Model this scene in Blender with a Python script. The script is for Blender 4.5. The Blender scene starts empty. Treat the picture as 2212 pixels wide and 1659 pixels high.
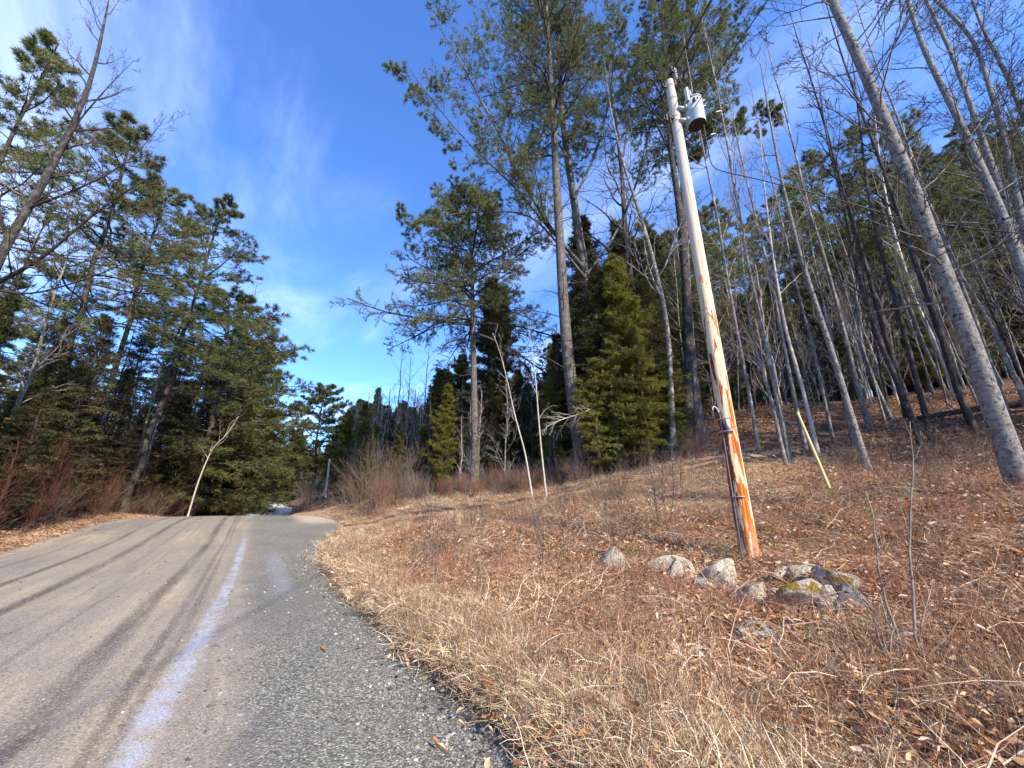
import bpy, math, random
import numpy as np
from mathutils import Vector, Matrix, Euler

rng = np.random.default_rng(11)
random.seed(5)
PI = math.pi
C = bpy.context.scene.collection
SC = bpy.context.scene

# ------------------------------------------------------------------ camera
F, CX, CY = 860.0, 1106.0, 829.5          # focal length and centre, in 2212-pixel-wide units of the photograph
TH = math.radians(17.0)
EYE = 1.6
cd = bpy.data.cameras.new('camera')
cam = bpy.data.objects.new('camera', cd)
C.objects.link(cam)
cam.location = (0, 0, EYE)
cam.rotation_euler = (PI / 2 + TH, 0, 0)
cd.sensor_width = 36
cd.lens = F / 2212 * 36
cd.clip_start = 0.05
cd.clip_end = 3000
SC.camera = cam

# ------------------------------------------------------------------ sky, sun, exposure
SUN_ROT, SUN_EL = math.radians(141), math.radians(36)
world = bpy.data.worlds.new('World')
SC.world = world
world.use_nodes = True
SKY_STRENGTH = 0.134
SC.view_settings.view_transform = 'Standard'
SC.view_settings.look = 'None'
SC.view_settings.gamma = 1
SC.view_settings.use_curve_mapping = False
SC.view_settings.exposure = 0.76
SC.cycles.max_bounces = 5
SC.cycles.diffuse_bounces = 3
SC.cycles.transmission_bounces = 3
SC.cycles.glossy_bounces = 2
sd = Vector((math.sin(SUN_ROT) * math.cos(SUN_EL), math.cos(SUN_ROT) * math.cos(SUN_EL), math.sin(SUN_EL)))
sl = bpy.data.lights.new('sun', 'SUN')
sl.energy = 5.0
sl.angle = math.radians(0.53)
sl.color = (1.0, 0.88, 0.71)
so = bpy.data.objects.new('sun', sl)
C.objects.link(so)
so.rotation_euler = sd.to_track_quat('Z', 'Y').to_euler()
so.location = sd * 60


class NT:
    """tiny helper for node trees"""
    def __init__(self, tree):
        self.t = tree

    def n(self, typ, ins=None, out=0, **props):
        nd = self.t.nodes.new(typ)
        for k, v in props.items():
            setattr(nd, k, v)
        for k, v in (ins or {}).items():
            s = nd.inputs[k]
            if isinstance(v, bpy.types.NodeSocket):
                self.t.links.new(v, s)
            else:
                s.default_value = v
        return nd.outputs[out] if out is not None else nd

    def m(self, op, a, b=0.0, c=0.0):
        return self.n('ShaderNodeMath', {0: a, 1: b, 2: c}, operation=op)

    def mix(self, f, a, b, blend='MIX'):
        nd = self.t.nodes.new('ShaderNodeMix')
        nd.data_type = 'RGBA'
        nd.blend_type = blend
        for idx, v in ((0, f), (6, a), (7, b)):
            s = nd.inputs[idx]
            if isinstance(v, bpy.types.NodeSocket):
                self.t.links.new(v, s)
            else:
                s.default_value = (tuple(v) + (1,))[:4] if isinstance(v, (tuple, list)) else v
        return nd.outputs[2]

    def ramp(self, f, pts, interp='LINEAR'):
        nd = self.t.nodes.new('ShaderNodeValToRGB')
        nd.color_ramp.interpolation = interp
        els = nd.color_ramp.elements
        while len(els) < len(pts):
            els.new(0.5)
        for e, (p, c) in zip(els, pts):
            e.position = p
            e.color = tuple(c) + (1,) if len(c) == 3 else c
        self.t.links.new(f, nd.inputs[0])
        return nd.outputs[0]

    def sm(self, v, a, b, lo=0.0, hi=1.0):
        return self.n('ShaderNodeMapRange', {0: v, 1: a, 2: b, 3: lo, 4: hi}, interpolation_type='SMOOTHSTEP')

    def noise(self, vec, scale, detail=3, rough=0.55, out=0, dist=0.0):
        ins = {'Scale': scale, 'Detail': detail, 'Roughness': rough, 'Distortion': dist}
        if vec is not None:
            ins['Vector'] = vec
        return self.n('ShaderNodeTexNoise', ins, out=out)

    def vor(self, vec, scale, out='Distance', feature='F1'):
        nd = self.t.nodes.new('ShaderNodeTexVoronoi')
        nd.feature = feature
        nd.inputs['Scale'].default_value = scale
        if vec is not None:
            self.t.links.new(vec, nd.inputs['Vector'])
        return nd.outputs[out]

    def attr(self, name, out='Fac'):
        return self.n('ShaderNodeAttribute', attribute_name=name, out=out)

    def scalev(self, vec, s):
        return self.n('ShaderNodeVectorMath', {0: vec, 1: s}, operation='MULTIPLY')


wt = NT(world.node_tree)
bg = world.node_tree.nodes['Background']
sky = wt.n('ShaderNodeTexSky', sky_type='NISHITA', sun_disc=False, sun_elevation=SUN_EL, sun_rotation=SUN_ROT,
           altitude=300.0, air_density=1.0, dust_density=0.4, ozone_density=2.6)
gen = wt.n('ShaderNodeTexCoord', out='Generated')
# thin cirrus: streaks seen in a plane high above
sep = wt.n('ShaderNodeSeparateXYZ', {0: gen}, out=None)
zc = wt.m('MAXIMUM', sep.outputs[2], 0.06)
pv = wt.n('ShaderNodeCombineXYZ', {0: wt.m('DIVIDE', sep.outputs[0], zc), 1: wt.m('DIVIDE', sep.outputs[1], zc), 2: 0.0})
rot = wt.n('ShaderNodeVectorRotate', {'Vector': pv, 'Angle': math.radians(-38)}, rotation_type='Z_AXIS')
st = wt.scalev(rot, (1.5, 0.38, 1.0))
n1 = wt.noise(st, 1.15, 8, 0.62, dist=0.5)
n2 = wt.noise(pv, 0.55, 3, 0.5)
cm = wt.sm(wt.m('MULTIPLY', n1, n2), 0.19, 0.46, 0.0, 0.42)
cm = wt.m('MULTIPLY', cm, wt.sm(sep.outputs[2], 0.0, 0.25))
skyc = wt.mix(1.0, sky, (0.80, 1.20, 1.85), 'MULTIPLY')
col = wt.mix(cm, skyc, (8.5, 9.8, 13.5))
world.node_tree.links.new(col, bg.inputs[0])
bg.inputs[1].default_value = SKY_STRENGTH


# ------------------------------------------------------------------ photograph -> world
def ray(px, py):
    u, v = (px - CX) / F, (CY - py) / F
    return np.array([u, math.cos(TH) - v * math.sin(TH), math.sin(TH) + v * math.cos(TH)])


def at(px, py, Y):
    d = ray(px, py)
    t = Y / d[1]
    return np.array([d[0] * t, Y, EYE + d[2] * t])


# ------------------------------------------------------------------ road frame
RD = np.array([-0.53, 0.848])
RN = np.array([0.848, 0.53])
_s = np.arange(-60, 320, 1.0)
_k = np.exp(-np.linspace(-2, 2, 11) ** 2)
_k /= _k.sum()


def tab(pairs):
    a = np.interp(_s, [p[0] for p in pairs], [p[1] for p in pairs])
    ap = np.concatenate([np.full(5, a[0]), a, np.full(5, a[-1])])
    return np.convolve(ap, _k, 'valid')


T_Z = tab([(-60, -.3), (0, 0), (8, .02), (12, .08), (18.8, .29), (24.4, .72), (29, .93), (33, .98), (38, .85), (45, .3), (55, -.15),
           (68, .05), (80, .8), (95, 1.9), (105, 2.4), (125, 2.7), (200, 4)])
T_L = tab([(-60, -6.2), (34, -6.2), (50, -4.0), (65, -2), (80, 0), (105, .2), (125, -6), (150, -20), (320, -90)])
T_R = tab([(-60, 2.0), (3.5, 1.95), (7.5, 1.75), (12, 1.7), (17, 2.5), (21, 3.6), (25, 4.6), (33, 3.6), (37, 2.4), (50, 3.0), (65, 4.2), (80, 6.0), (105, 6.8),
           (125, 0), (150, -13), (320, -84)])


def sq(x, y):
    return x * RD[0] + y * RD[1], x * RN[0] + y * RN[1]


def xy(s, q):
    return s * RD[0] + q * RN[0], s * RD[1] + q * RN[1]


def road_z(s):
    return np.interp(s, _s, T_Z)


def edges(s):
    return np.interp(s, _s, T_L), np.interp(s, _s, T_R)


# ------------------------------------------------------------------ terrain height
CP = np.array([
    (2.4, 2.3, .40), (1.2, 3, .16), (.9, 3.8, .16), (4.0, 5.2, .40), (4.11, 7.4, .69), (8, 6.5, 1.68), (10.5, 12, 2.5),
    (15.3, 15, 3.98), (12.6, 22, 6.35), (23, 24, 8.0), (29, 22, 8.3), (7.7, 18, 3.5), (2.9, 19, 2.5), (-2.2, 24, 2.5),
    (-8.1, 28, 2.45), (-16, 35, 2.2), (-5.7, 20.5, 1.2), (0, 18, 1.72), (3.6, 16.5, 2.43), (6.4, 15, 3.0), (7.6, 14.5, 3.3),
    (-7.5, 17, .45), (-1.0, 9, .58), (1.56, 7.6, .4), (-4, 12, .55), (9.2, 20, 4.17), (5, 20, 3.05), (12, 8, 2.4), (5, 0, .8),
    (10, 0, 1.9), (40, 40, 12.5), (20, 40, 9.6), (0, 45, 5.2), (-14, 50, 3.6), (60, 20, 14), (40, 0, 7.5), (20, -8, 3.2),
    (0, -20, .4), (30, 80, 13), (-10, 90, 6), (0, 130, 8), (-45, 110, 5), (60, -30, 8), (20, -50, 2), (90, 90, 17), (-30, 70, 3.5)])


def _U(r2):
    return np.where(r2 > 1e-9, r2 * np.log(r2 + 1e-12), 0.0)


_n = len(CP)
_S = 30.0
_p = CP[:, :2] / _S
_K = _U(((_p[:, None] - _p[None]) ** 2).sum(-1)) + np.eye(_n) * 0.002
_P = np.c_[np.ones(_n), _p]
_A = np.block([[_K, _P], [_P.T, np.zeros((3, 3))]])
_W = np.linalg.solve(_A, np.r_[CP[:, 2], np.zeros(3)])


def _tps(x, y):
    q = np.stack([x, y], -1) / _S
    r2 = ((q[:, None, :] - _p[None]) ** 2).sum(-1)
    return _U(r2) @ _W[:_n] + _W[_n] + q @ _W[_n + 1:]


def fb(x, y, f):
    return (np.sin(x * f + 1.3 * np.sin(y * f * .7 + 1)) * np.sin(y * f * 1.1 + 1.7 * np.sin(x * f * .6 + 2)))


def sstep(v, a, b):
    t = np.clip((v - a) / (b - a), 0, 1)
    return t * t * (3 - 2 * t)


def H(x, y):
    x = np.atleast_1d(np.asarray(x, float))
    y = np.atleast_1d(np.asarray(y, float))
    R = np.hypot(x, y)
    k = np.minimum(1, 110 / np.maximum(R, 1e-6))
    land = np.empty_like(x)
    for i in range(0, len(x), 20000):
        land[i:i + 20000] = _tps((x * k)[i:i + 20000], (y * k)[i:i + 20000])
    land = np.clip(land, -1.5, 26)
    s, q = sq(x, y)
    lo, hi = edges(s)
    rz = road_z(s)
    dr = q - hi
    right = rz + 0.07 + (land - rz - 0.07) * sstep(dr, 0.0, 3.2 + 0 * s)
    right = right + 0.07 * sstep(dr, 0.02, 0.3) * (1 - sstep(dr, .8, 3))
    dl = lo - q
    left = rz + 0.05 + 0.22 * sstep(dl, 0.4, 1.6) - 0.25 * sstep(dl, 2, 5) + 0.0 * dl + 1.2 * sstep(dl, 8, 60)
    z = np.where(q > hi, right, np.where(q < lo, left, rz))
    off = np.maximum(dr, dl)
    z = z + (0.06 * fb(x, y, 1.9) + 0.045 * fb(x + 7, y - 3, 4.3) + 0.015 * fb(x, y, 11)) * sstep(off, .1, 1.2) * (R < 90)
    z = z - 0.14 * (1 - sstep(off, -0.25, 0.03)) * (off < 0.03)
    return z


def Hs(x, y):
    return float(H(x, y)[0])


def ground(px, py):
    d = ray(px, py)
    ts = np.concatenate([np.arange(1.5, 20, .05), np.arange(20, 160, .2)])
    P = np.array([0, 0, EYE])[None] + d[None] * ts[:, None]
    s, q = sq(P[:, 0], P[:, 1])
    below = P[:, 2] < H(P[:, 0], P[:, 1])
    i = int(np.argmax(below)) if below.any() else len(ts) - 1
    return P[i]


def foot(px, Y):
    """ground point at depth Y that is seen in column px"""
    u = (px - CX) / F
    z = 1.0
    for _ in range(12):
        x = u * (Y * math.cos(TH) + (z - EYE) * math.sin(TH))
        z = Hs(x, Y)
    return np.array([x, Y, z])


def top_z(py, Y):
    v = (CY - py) / F
    return EYE + Y * (math.sin(TH) + v * math.cos(TH)) / (math.cos(TH) - v * math.sin(TH))


# the worn side track that leaves the road and climbs the bank
TRK = np.array([(-9.5, 20.5), (-5.7, 19.8), (-2.5, 18.6), (0, 17.6), (3.6, 16.2), (6.4, 14.9), (8.2, 14.6), (11, 16), (14, 18.5), (18, 22), (23, 27)])


def trk_dist(x, y):
    best = np.full(x.shape, 99.0)
    for a, b in zip(TRK[:-1], TRK[1:]):
        ab = b - a
        t = np.clip(((x - a[0]) * ab[0] + (y - a[1]) * ab[1]) / (ab @ ab), 0, 1)
        best = np.minimum(best, np.hypot(x - a[0] - t * ab[0], y - a[1] - t * ab[1]))
    return best


# ------------------------------------------------------------------ mesh building from arrays
class Geo:
    def __init__(self):
        self.V, self.Q, self.T, self.QM, self.TM, self.n = [], [], [], [], [], 0

    def quads(self, V, Q, m=0):
        self.V.append(V); self.Q.append(Q + self.n); self.QM.append(np.full(len(Q), m)); self.n += len(V)

    def tris(self, V, T, m=0):
        self.V.append(V); self.T.append(T + self.n); self.TM.append(np.full(len(T), m)); self.n += len(V)

    def tubes(self, P, R, sides=3, m=0):
        """P (k,n,3) polylines, R (k,n) radii"""
        k, n, _ = P.shape
        if k == 0:
            return
        T = np.gradient(P, axis=1)
        T /= np.linalg.norm(T, axis=2, keepdims=True) + 1e-9
        mt = np.abs(T.mean(axis=1))
        ref = np.zeros((k, 3))
        ref[np.arange(k), mt.argmin(axis=1)] = 1
        A = np.cross(T, ref[:, None])
        A /= np.linalg.norm(A, axis=2, keepdims=True) + 1e-9
        B = np.cross(T, A)
        ang = np.arange(sides) * 2 * PI / sides
        ring = P[:, :, None] + R[:, :, None, None] * (A[:, :, None] * np.cos(ang)[:, None] + B[:, :, None] * np.sin(ang)[:, None])
        V = ring.reshape(-1, 3)
        base = (np.arange(k) * n * sides)[:, None, None] + (np.arange(n - 1) * sides)[None, :, None]
        j = np.arange(sides)[None, None]
        j2 = (j + 1) % sides
        Q = np.stack([base + j, base + j2, base + sides + j2, base + sides + j], -1).reshape(-1, 4)
        self.quads(V, Q, m)

    def needles(self, Cn, D, L, W, m=0):
        """thin triangles from Cn along D"""
        k = len(Cn)
        S = np.cross(D, rng.normal(size=(k, 3)))
        S /= np.linalg.norm(S, axis=1, keepdims=True) + 1e-9
        V = np.stack([Cn - S * W[:, None], Cn + S * W[:, None], Cn + D * L[:, None]], 1).reshape(-1, 3)
        self.tris(V, np.arange(3 * k).reshape(k, 3), m)

    def blades(self, Cn, D, L, W, m=0, bend=0.0, side=None):
        """kite-shaped leaves: four corners, folded a little"""
        k = len(Cn)
        S = np.cross(D, rng.normal(size=(k, 3))) if side is None else side
        S /= np.linalg.norm(S, axis=1, keepdims=True) + 1e-9
        N = np.cross(D, S)
        mid = Cn + D * (L * .5)[:, None] + N * (bend * L)[:, None]
        V = np.stack([Cn, mid - S * W[:, None], Cn + D * L[:, None], mid + S * W[:, None]], 1).reshape(-1, 3)
        self.quads(V, np.arange(4 * k).reshape(k, 4), m)

    def mesh(self, name, mats, smooth=False, attrs=None):
        me = bpy.data.meshes.new(name)
        V = np.concatenate(self.V) if self.V else np.zeros((0, 3))
        Q = np.concatenate(self.Q) if self.Q else np.zeros((0, 4), int)
        T = np.concatenate(self.T) if self.T else np.zeros((0, 3), int)
        mi = np.concatenate(self.QM + self.TM) if (self.QM or self.TM) else np.zeros(0, int)
        me.vertices.add(len(V)); me.vertices.foreach_set('co', V.astype(np.float32).ravel())
        me.loops.add(Q.size + T.size)
        me.loops.foreach_set('vertex_index', np.concatenate([Q.ravel(), T.ravel()]).astype(np.int32))
        me.polygons.add(len(Q) + len(T))
        ls = np.concatenate([np.arange(len(Q)) * 4, Q.size + np.arange(len(T)) * 3])
        me.polygons.foreach_set('loop_start', ls.astype(np.int32))
        me.polygons.foreach_set('material_index', mi.astype(np.int32))
        if smooth:
            me.polygons.foreach_set('use_smooth', np.ones(len(Q) + len(T), bool))
        for k, a in (attrs or {}).items():
            at_ = me.attributes.new(k, 'FLOAT', 'POINT')
            at_.data.foreach_set('value', a.astype(np.float32))
        for m in mats:
            me.materials.append(m)
        me.update(calc_edges=True)
        return me


def norm(a):
    return a / (np.linalg.norm(a, axis=-1, keepdims=True) + 1e-9)


def resample(pts, n):
    pts = np.asarray(pts, float)
    d = np.r_[0, np.cumsum(np.linalg.norm(np.diff(pts, axis=0), axis=1))]
    t = np.linspace(0, d[-1], n)
    out = np.stack([np.interp(t, d, pts[:, i]) for i in range(3)], 1)
    for _ in range(2):
        out[1:-1] = (out[:-2] + 2 * out[1:-1] + out[2:]) / 4
    return out


def grow(P, R, k, tr, lenr, ang, npts=5, up=0.0, wob=0.15, rs=.6, rtip=.15, flat=0.0, taper=.5, lmax=99, lens=None):
    """k side shoots on every polyline; returns their polylines and radii"""
    m, n, _ = P.shape
    Lp = np.linalg.norm(np.diff(P, axis=1), axis=2).sum(1)
    idx = np.repeat(np.arange(m), k)
    t = (tr[0] + (tr[1] - tr[0]) * (np.tile(np.arange(k), m) + rng.random(m * k)) / k)
    f = np.clip(t * (n - 1), 0, n - 1.001)
    i = f.astype(int)
    a = (f - i)[:, None]
    base = P[idx, i] * (1 - a) + P[idx, i + 1] * a
    rad = R[idx, i] * (1 - a[:, 0]) + R[idx, i + 1] * a[:, 0]
    tan = norm(P[idx, i + 1] - P[idx, i])
    rnd = norm(np.cross(tan, rng.normal(size=tan.shape)))
    if flat > 0:
        sidev = norm(np.cross(tan, np.array([0, 0, 1.0]))) * np.where(np.arange(m * k) % 2, 1, -1)[:, None]
        rnd = norm(sidev * flat + rnd * (1 - flat))
    an = ang * rng.uniform(.7, 1.3, m * k)[:, None]
    d = np.cos(an) * tan + np.sin(an) * rnd
    L = Lp[idx] * lenr * (1 - taper * (t - tr[0]) / max(1e-6, tr[1] - tr[0])) * rng.uniform(.55, 1.2, m * k)
    if lens is not None:
        L = lens(t) * rng.uniform(.6, 1.15, m * k)
    L = np.minimum(L, lmax)
    out = np.empty((m * k, npts, 3))
    out[:, 0] = base
    for j in range(1, npts):
        out[:, j] = out[:, j - 1] + d * (L / (npts - 1))[:, None]
        d = d + rng.normal(size=d.shape) * wob
        d[:, 2] += up
        d = norm(d)
    r0 = rad * rs
    RR = r0[:, None] * np.linspace(1, rtip, npts)[None]
    return out, RR


def points_on(P, k, tr=(0.2, 1.0)):
    m, n, _ = P.shape
    idx = np.repeat(np.arange(m), k)
    t = tr[0] + (tr[1] - tr[0]) * (np.tile(np.arange(k), m) + rng.random(m * k)) / k
    f = np.clip(t * (n - 1), 0, n - 1.001)
    i = f.astype(int)
    a = (f - i)[:, None]
    return P[idx, i] * (1 - a) + P[idx, i + 1] * a, norm(P[idx, i + 1] - P[idx, i])


# ------------------------------------------------------------------ materials
MATS = {}


def mat(name, fn, rough=.85, spec=.2):
    m = bpy.data.materials.new(name)
    m.use_nodes = True
    t = NT(m.node_tree)
    b = m.node_tree.nodes['Principled BSDF']
    b.inputs['Roughness'].default_value = rough
    b.inputs['Specular IOR Level'].default_value = spec
    fn(t, b, m)
    MATS[name] = m
    return m


def lk(t, a, b):
    t.t.links.new(a, b)


def bump(t, b, h, strength=.5, dist=.02):
    lk(t, t.n('ShaderNodeBump', {'Height': h, 'Strength': strength, 'Distance': dist}), b.inputs['Normal'])


def leafy(name, c1, c2, c3, scale=.6, trans=.3, rough=.6, dead=None, dthr=.62):
    def fn(t, b, m):
        ob = t.n('ShaderNodeTexCoord', out='Object')
        orr = t.n('ShaderNodeObjectInfo', out='Random')
        off = t.n('ShaderNodeVectorMath', {0: ob, 1: t.n('ShaderNodeCombineXYZ', {0: t.m('MULTIPLY', orr, 37.0), 1: 0.0, 2: 0.0})}, operation='ADD')
        nz = t.noise(off, scale, 3, .7)
        c = t.ramp(nz, [(.3, c1), (.5, c2), (.7, c3)])
        n2 = t.noise(off, 9.0, 2, .6)
        c = t.mix(t.sm(n2, .35, .7, 0, .55), c, tuple(x * 1.7 for x in c3))
        if dead:
            n3 = t.noise(off, .45, 4, .65)
            c = t.mix(t.sm(n3, dthr, dthr + .06, 0, .75), c, dead)
        hv = t.m('MULTIPLY_ADD', orr, .35, .82)
        c = t.mix(1.0, c, t.n('ShaderNodeCombineColor', {0: hv, 1: hv, 2: hv}), 'MULTIPLY')
        lk(t, c, b.inputs['Base Color'])
        tr = t.n('ShaderNodeBsdfTranslucent', {'Color': c})
        mx = t.n('ShaderNodeMixShader', {0: trans, 1: b.outputs[0], 2: tr})
        lk(t, mx, m.node_tree.nodes['Material Output'].inputs[0])
    return mat(name, fn, rough, .25)


leafy('needle_pine', (.085, .095, .03), (.135, .146, .048), (.20, .21, .074), .5, .4, dead=(.17, .09, .03), dthr=.6)
leafy('needle_hemlock', (.04, .045, .018), (.07, .075, .028), (.105, .11, .04), .6, .25, dead=(.085, .05, .026), dthr=.53)
leafy('needle_cedar', (.09, .09, .022), (.155, .155, .032), (.24, .24, .05), .7, .4, dead=(.10, .05, .015), dthr=.62)
leafy('needle_spruce', (.025, .05, .04), (.04, .075, .055), (.06, .10, .075), .8, .2)
leafy('leaf_rust', (.16, .065, .028), (.26, .12, .05), (.40, .22, .11), 1.5, .35)


def bark(name, dark, light, vs=(6, 6, 1.2), rough=.9, lines=None, lichen=None, moss=None, bs=.6):
    def fn(t, b, m):
        ob = t.n('ShaderNodeTexCoord', out='Object')
        v = t.scalev(ob, vs)
        nz = t.noise(v, 3.0, 6, .65)
        c = t.ramp(nz, [(.32, dark), (.62, light)])
        if lichen:
            n2 = t.noise(ob, 3.5, 4, .7)
            c = t.mix(t.sm(n2, .52, .6, 0, .8), c, lichen)
        if lines:
            ln = t.noise(t.scalev(ob, (4, 4, 20)), 1.4, 6, .8, dist=.8)
            c = t.mix(t.sm(ln, .52, .60, 0, .85), c, lines)
            kn = t.noise(t.scalev(ob, (7, 7, 5)), 1.6, 3, .6)
            c = t.mix(t.sm(kn, .63, .67, 0, .95), c, (.02, .018, .017))
        if moss:
            n4 = t.noise(ob, 1.8, 4, .7)
            c = t.mix(t.sm(n4, .55, .68, 0, .6), c, moss)
        lk(t, c, b.inputs['Base Color'])
        bump(t, b, nz, bs, .03)
    return mat(name, fn, rough, .15)


bark('bark_pine', (.04, .034, .028), (.16, .138, .115), (7, 7, 1.3), lichen=(.18, .18, .15))
bark('bark_dark', (.022, .017, .015), (.075, .062, .052), (7, 7, 1.3), lichen=(.11, .11, .095))
bark('bark_cedar', (.06, .038, .028), (.20, .15, .12), (14, 14, .8))
bark('bark_grey', (.075, .062, .052), (.25, .22, .185), (5, 5, 2.5), lichen=(.40, .41, .37), bs=.3)
bark('bark_birch', (.08, .07, .06), (.31, .285, .25), (5, 5, 3), lines=(.06, .052, .046), lichen=(.24, .24, .20), bs=.4)
bark('bark_white', (.42, .39, .35), (.72, .69, .63), (4, 4, 3), lines=(.16, .13, .11), bs=.15)
bark('bark_pale', (.30, .26, .215), (.55, .49, .41), (4, 4, 3), bs=.2)
bark('twig_dark', (.035, .027, .023), (.095, .078, .066), (5, 5, 5), bs=.1)
bark('twig_brown', (.09, .062, .045), (.25, .185, .14), (5, 5, 5), bs=.1)
bark('twig_red_shaded', (.05, .022, .016), (.13, .06, .042), (5, 5, 5), bs=.1)  # darker copy of the reddish twig, shade of the left wood in its colour
bark('twig_grey', (.16, .14, .125), (.36, .33, .295), (5, 5, 5), bs=.1)
bark('twig_red', (.13, .055, .038), (.29, .155, .105), (5, 5, 5), bs=.1)
bark('deadwood', (.13, .10, .08), (.32, .27, .22), (5, 5, 2), bs=.4)
bark('deadwood_dark', (.022, .017, .014), (.085, .062, .05), (5, 5, 2), bs=.6)


def strawy(name, cols, trans=.2):
    def fn(t, b, m):
        orr = t.n('ShaderNodeObjectInfo', out='Random')
        geo = t.n('ShaderNodeNewGeometry', out='Random Per Island')
        f = t.m('FRACT', t.m('ADD', t.m('MULTIPLY', orr, .25), geo))
        c = t.ramp(f, cols, 'CONSTANT')
        # fields differ a little from place to place
        nz = t.noise(t.n('ShaderNodeNewGeometry', out='Position'), .8, 3, .6)
        k = t.m('MULTIPLY_ADD', nz, .9, .66)
        c = t.mix(1.0, c, t.n('ShaderNodeCombineColor', {0: k, 1: k, 2: k}), 'MULTIPLY')
        lk(t, c, b.inputs['Base Color'])
        if trans:
            tr = t.n('ShaderNodeBsdfTranslucent', {'Color': c})
            lk(t, t.n('ShaderNodeMixShader', {0: trans, 1: b.outputs[0], 2: tr}), m.node_tree.nodes['Material Output'].inputs[0])
    return mat(name, fn, .7, .25)


strawy('straw_tan', [(0, (.56, .39, .24)), (.2, (.68, .50, .33)), (.4, (.38, .21, .12)), (.6, (.78, .63, .44)), (.8, (.26, .12, .065))])
strawy('straw_gold', [(0, (.56, .44, .26)), (.2, (.70, .57, .37)), (.4, (.40, .28, .15)), (.6, (.78, .68, .48)), (.8, (.30, .19, .10))])
strawy('stem_brown', [(0, (.20, .10, .055)), (.25, (.32, .18, .105)), (.5, (.12, .055, .035)), (.75, (.42, .27, .165))], 0)
strawy('stem_red', [(0, (.27, .085, .05)), (.3, (.36, .14, .08)), (.6, (.18, .055, .035)), (.8, (.42, .22, .13))], 0)
strawy('leaf_brown', [(0, (.31, .14, .055)), (.18, (.48, .28, .14)), (.36, (.16, .065, .03)), (.52, (.62, .42, .24)), (.66, (.37, .17, .07)),
                      (.8, (.64, .52, .41)), (.9, (.17, .08, .055))])
strawy('grass_green', [(0, (.12, .17, .03)), (.3, (.20, .24, .05)), (.6, (.09, .13, .025)), (.8, (.30, .30, .10))])


def fn(t, b, m):
    geo = t.n('ShaderNodeNewGeometry', out='Random Per Island')
    orr = t.n('ShaderNodeObjectInfo', out='Random')
    c = t.ramp(t.m('FRACT', t.m('ADD', geo, orr)), [(0, (.10, .09, .078)), (.3, (.19, .175, .15)), (.55, (.27, .25, .215)), (.75, (.07, .065, .06)), (.93, (.46, .44, .40))], 'CONSTANT')
    lk(t, c, b.inputs['Base Color'])
mat('pebble', fn, .85, .2)


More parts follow.
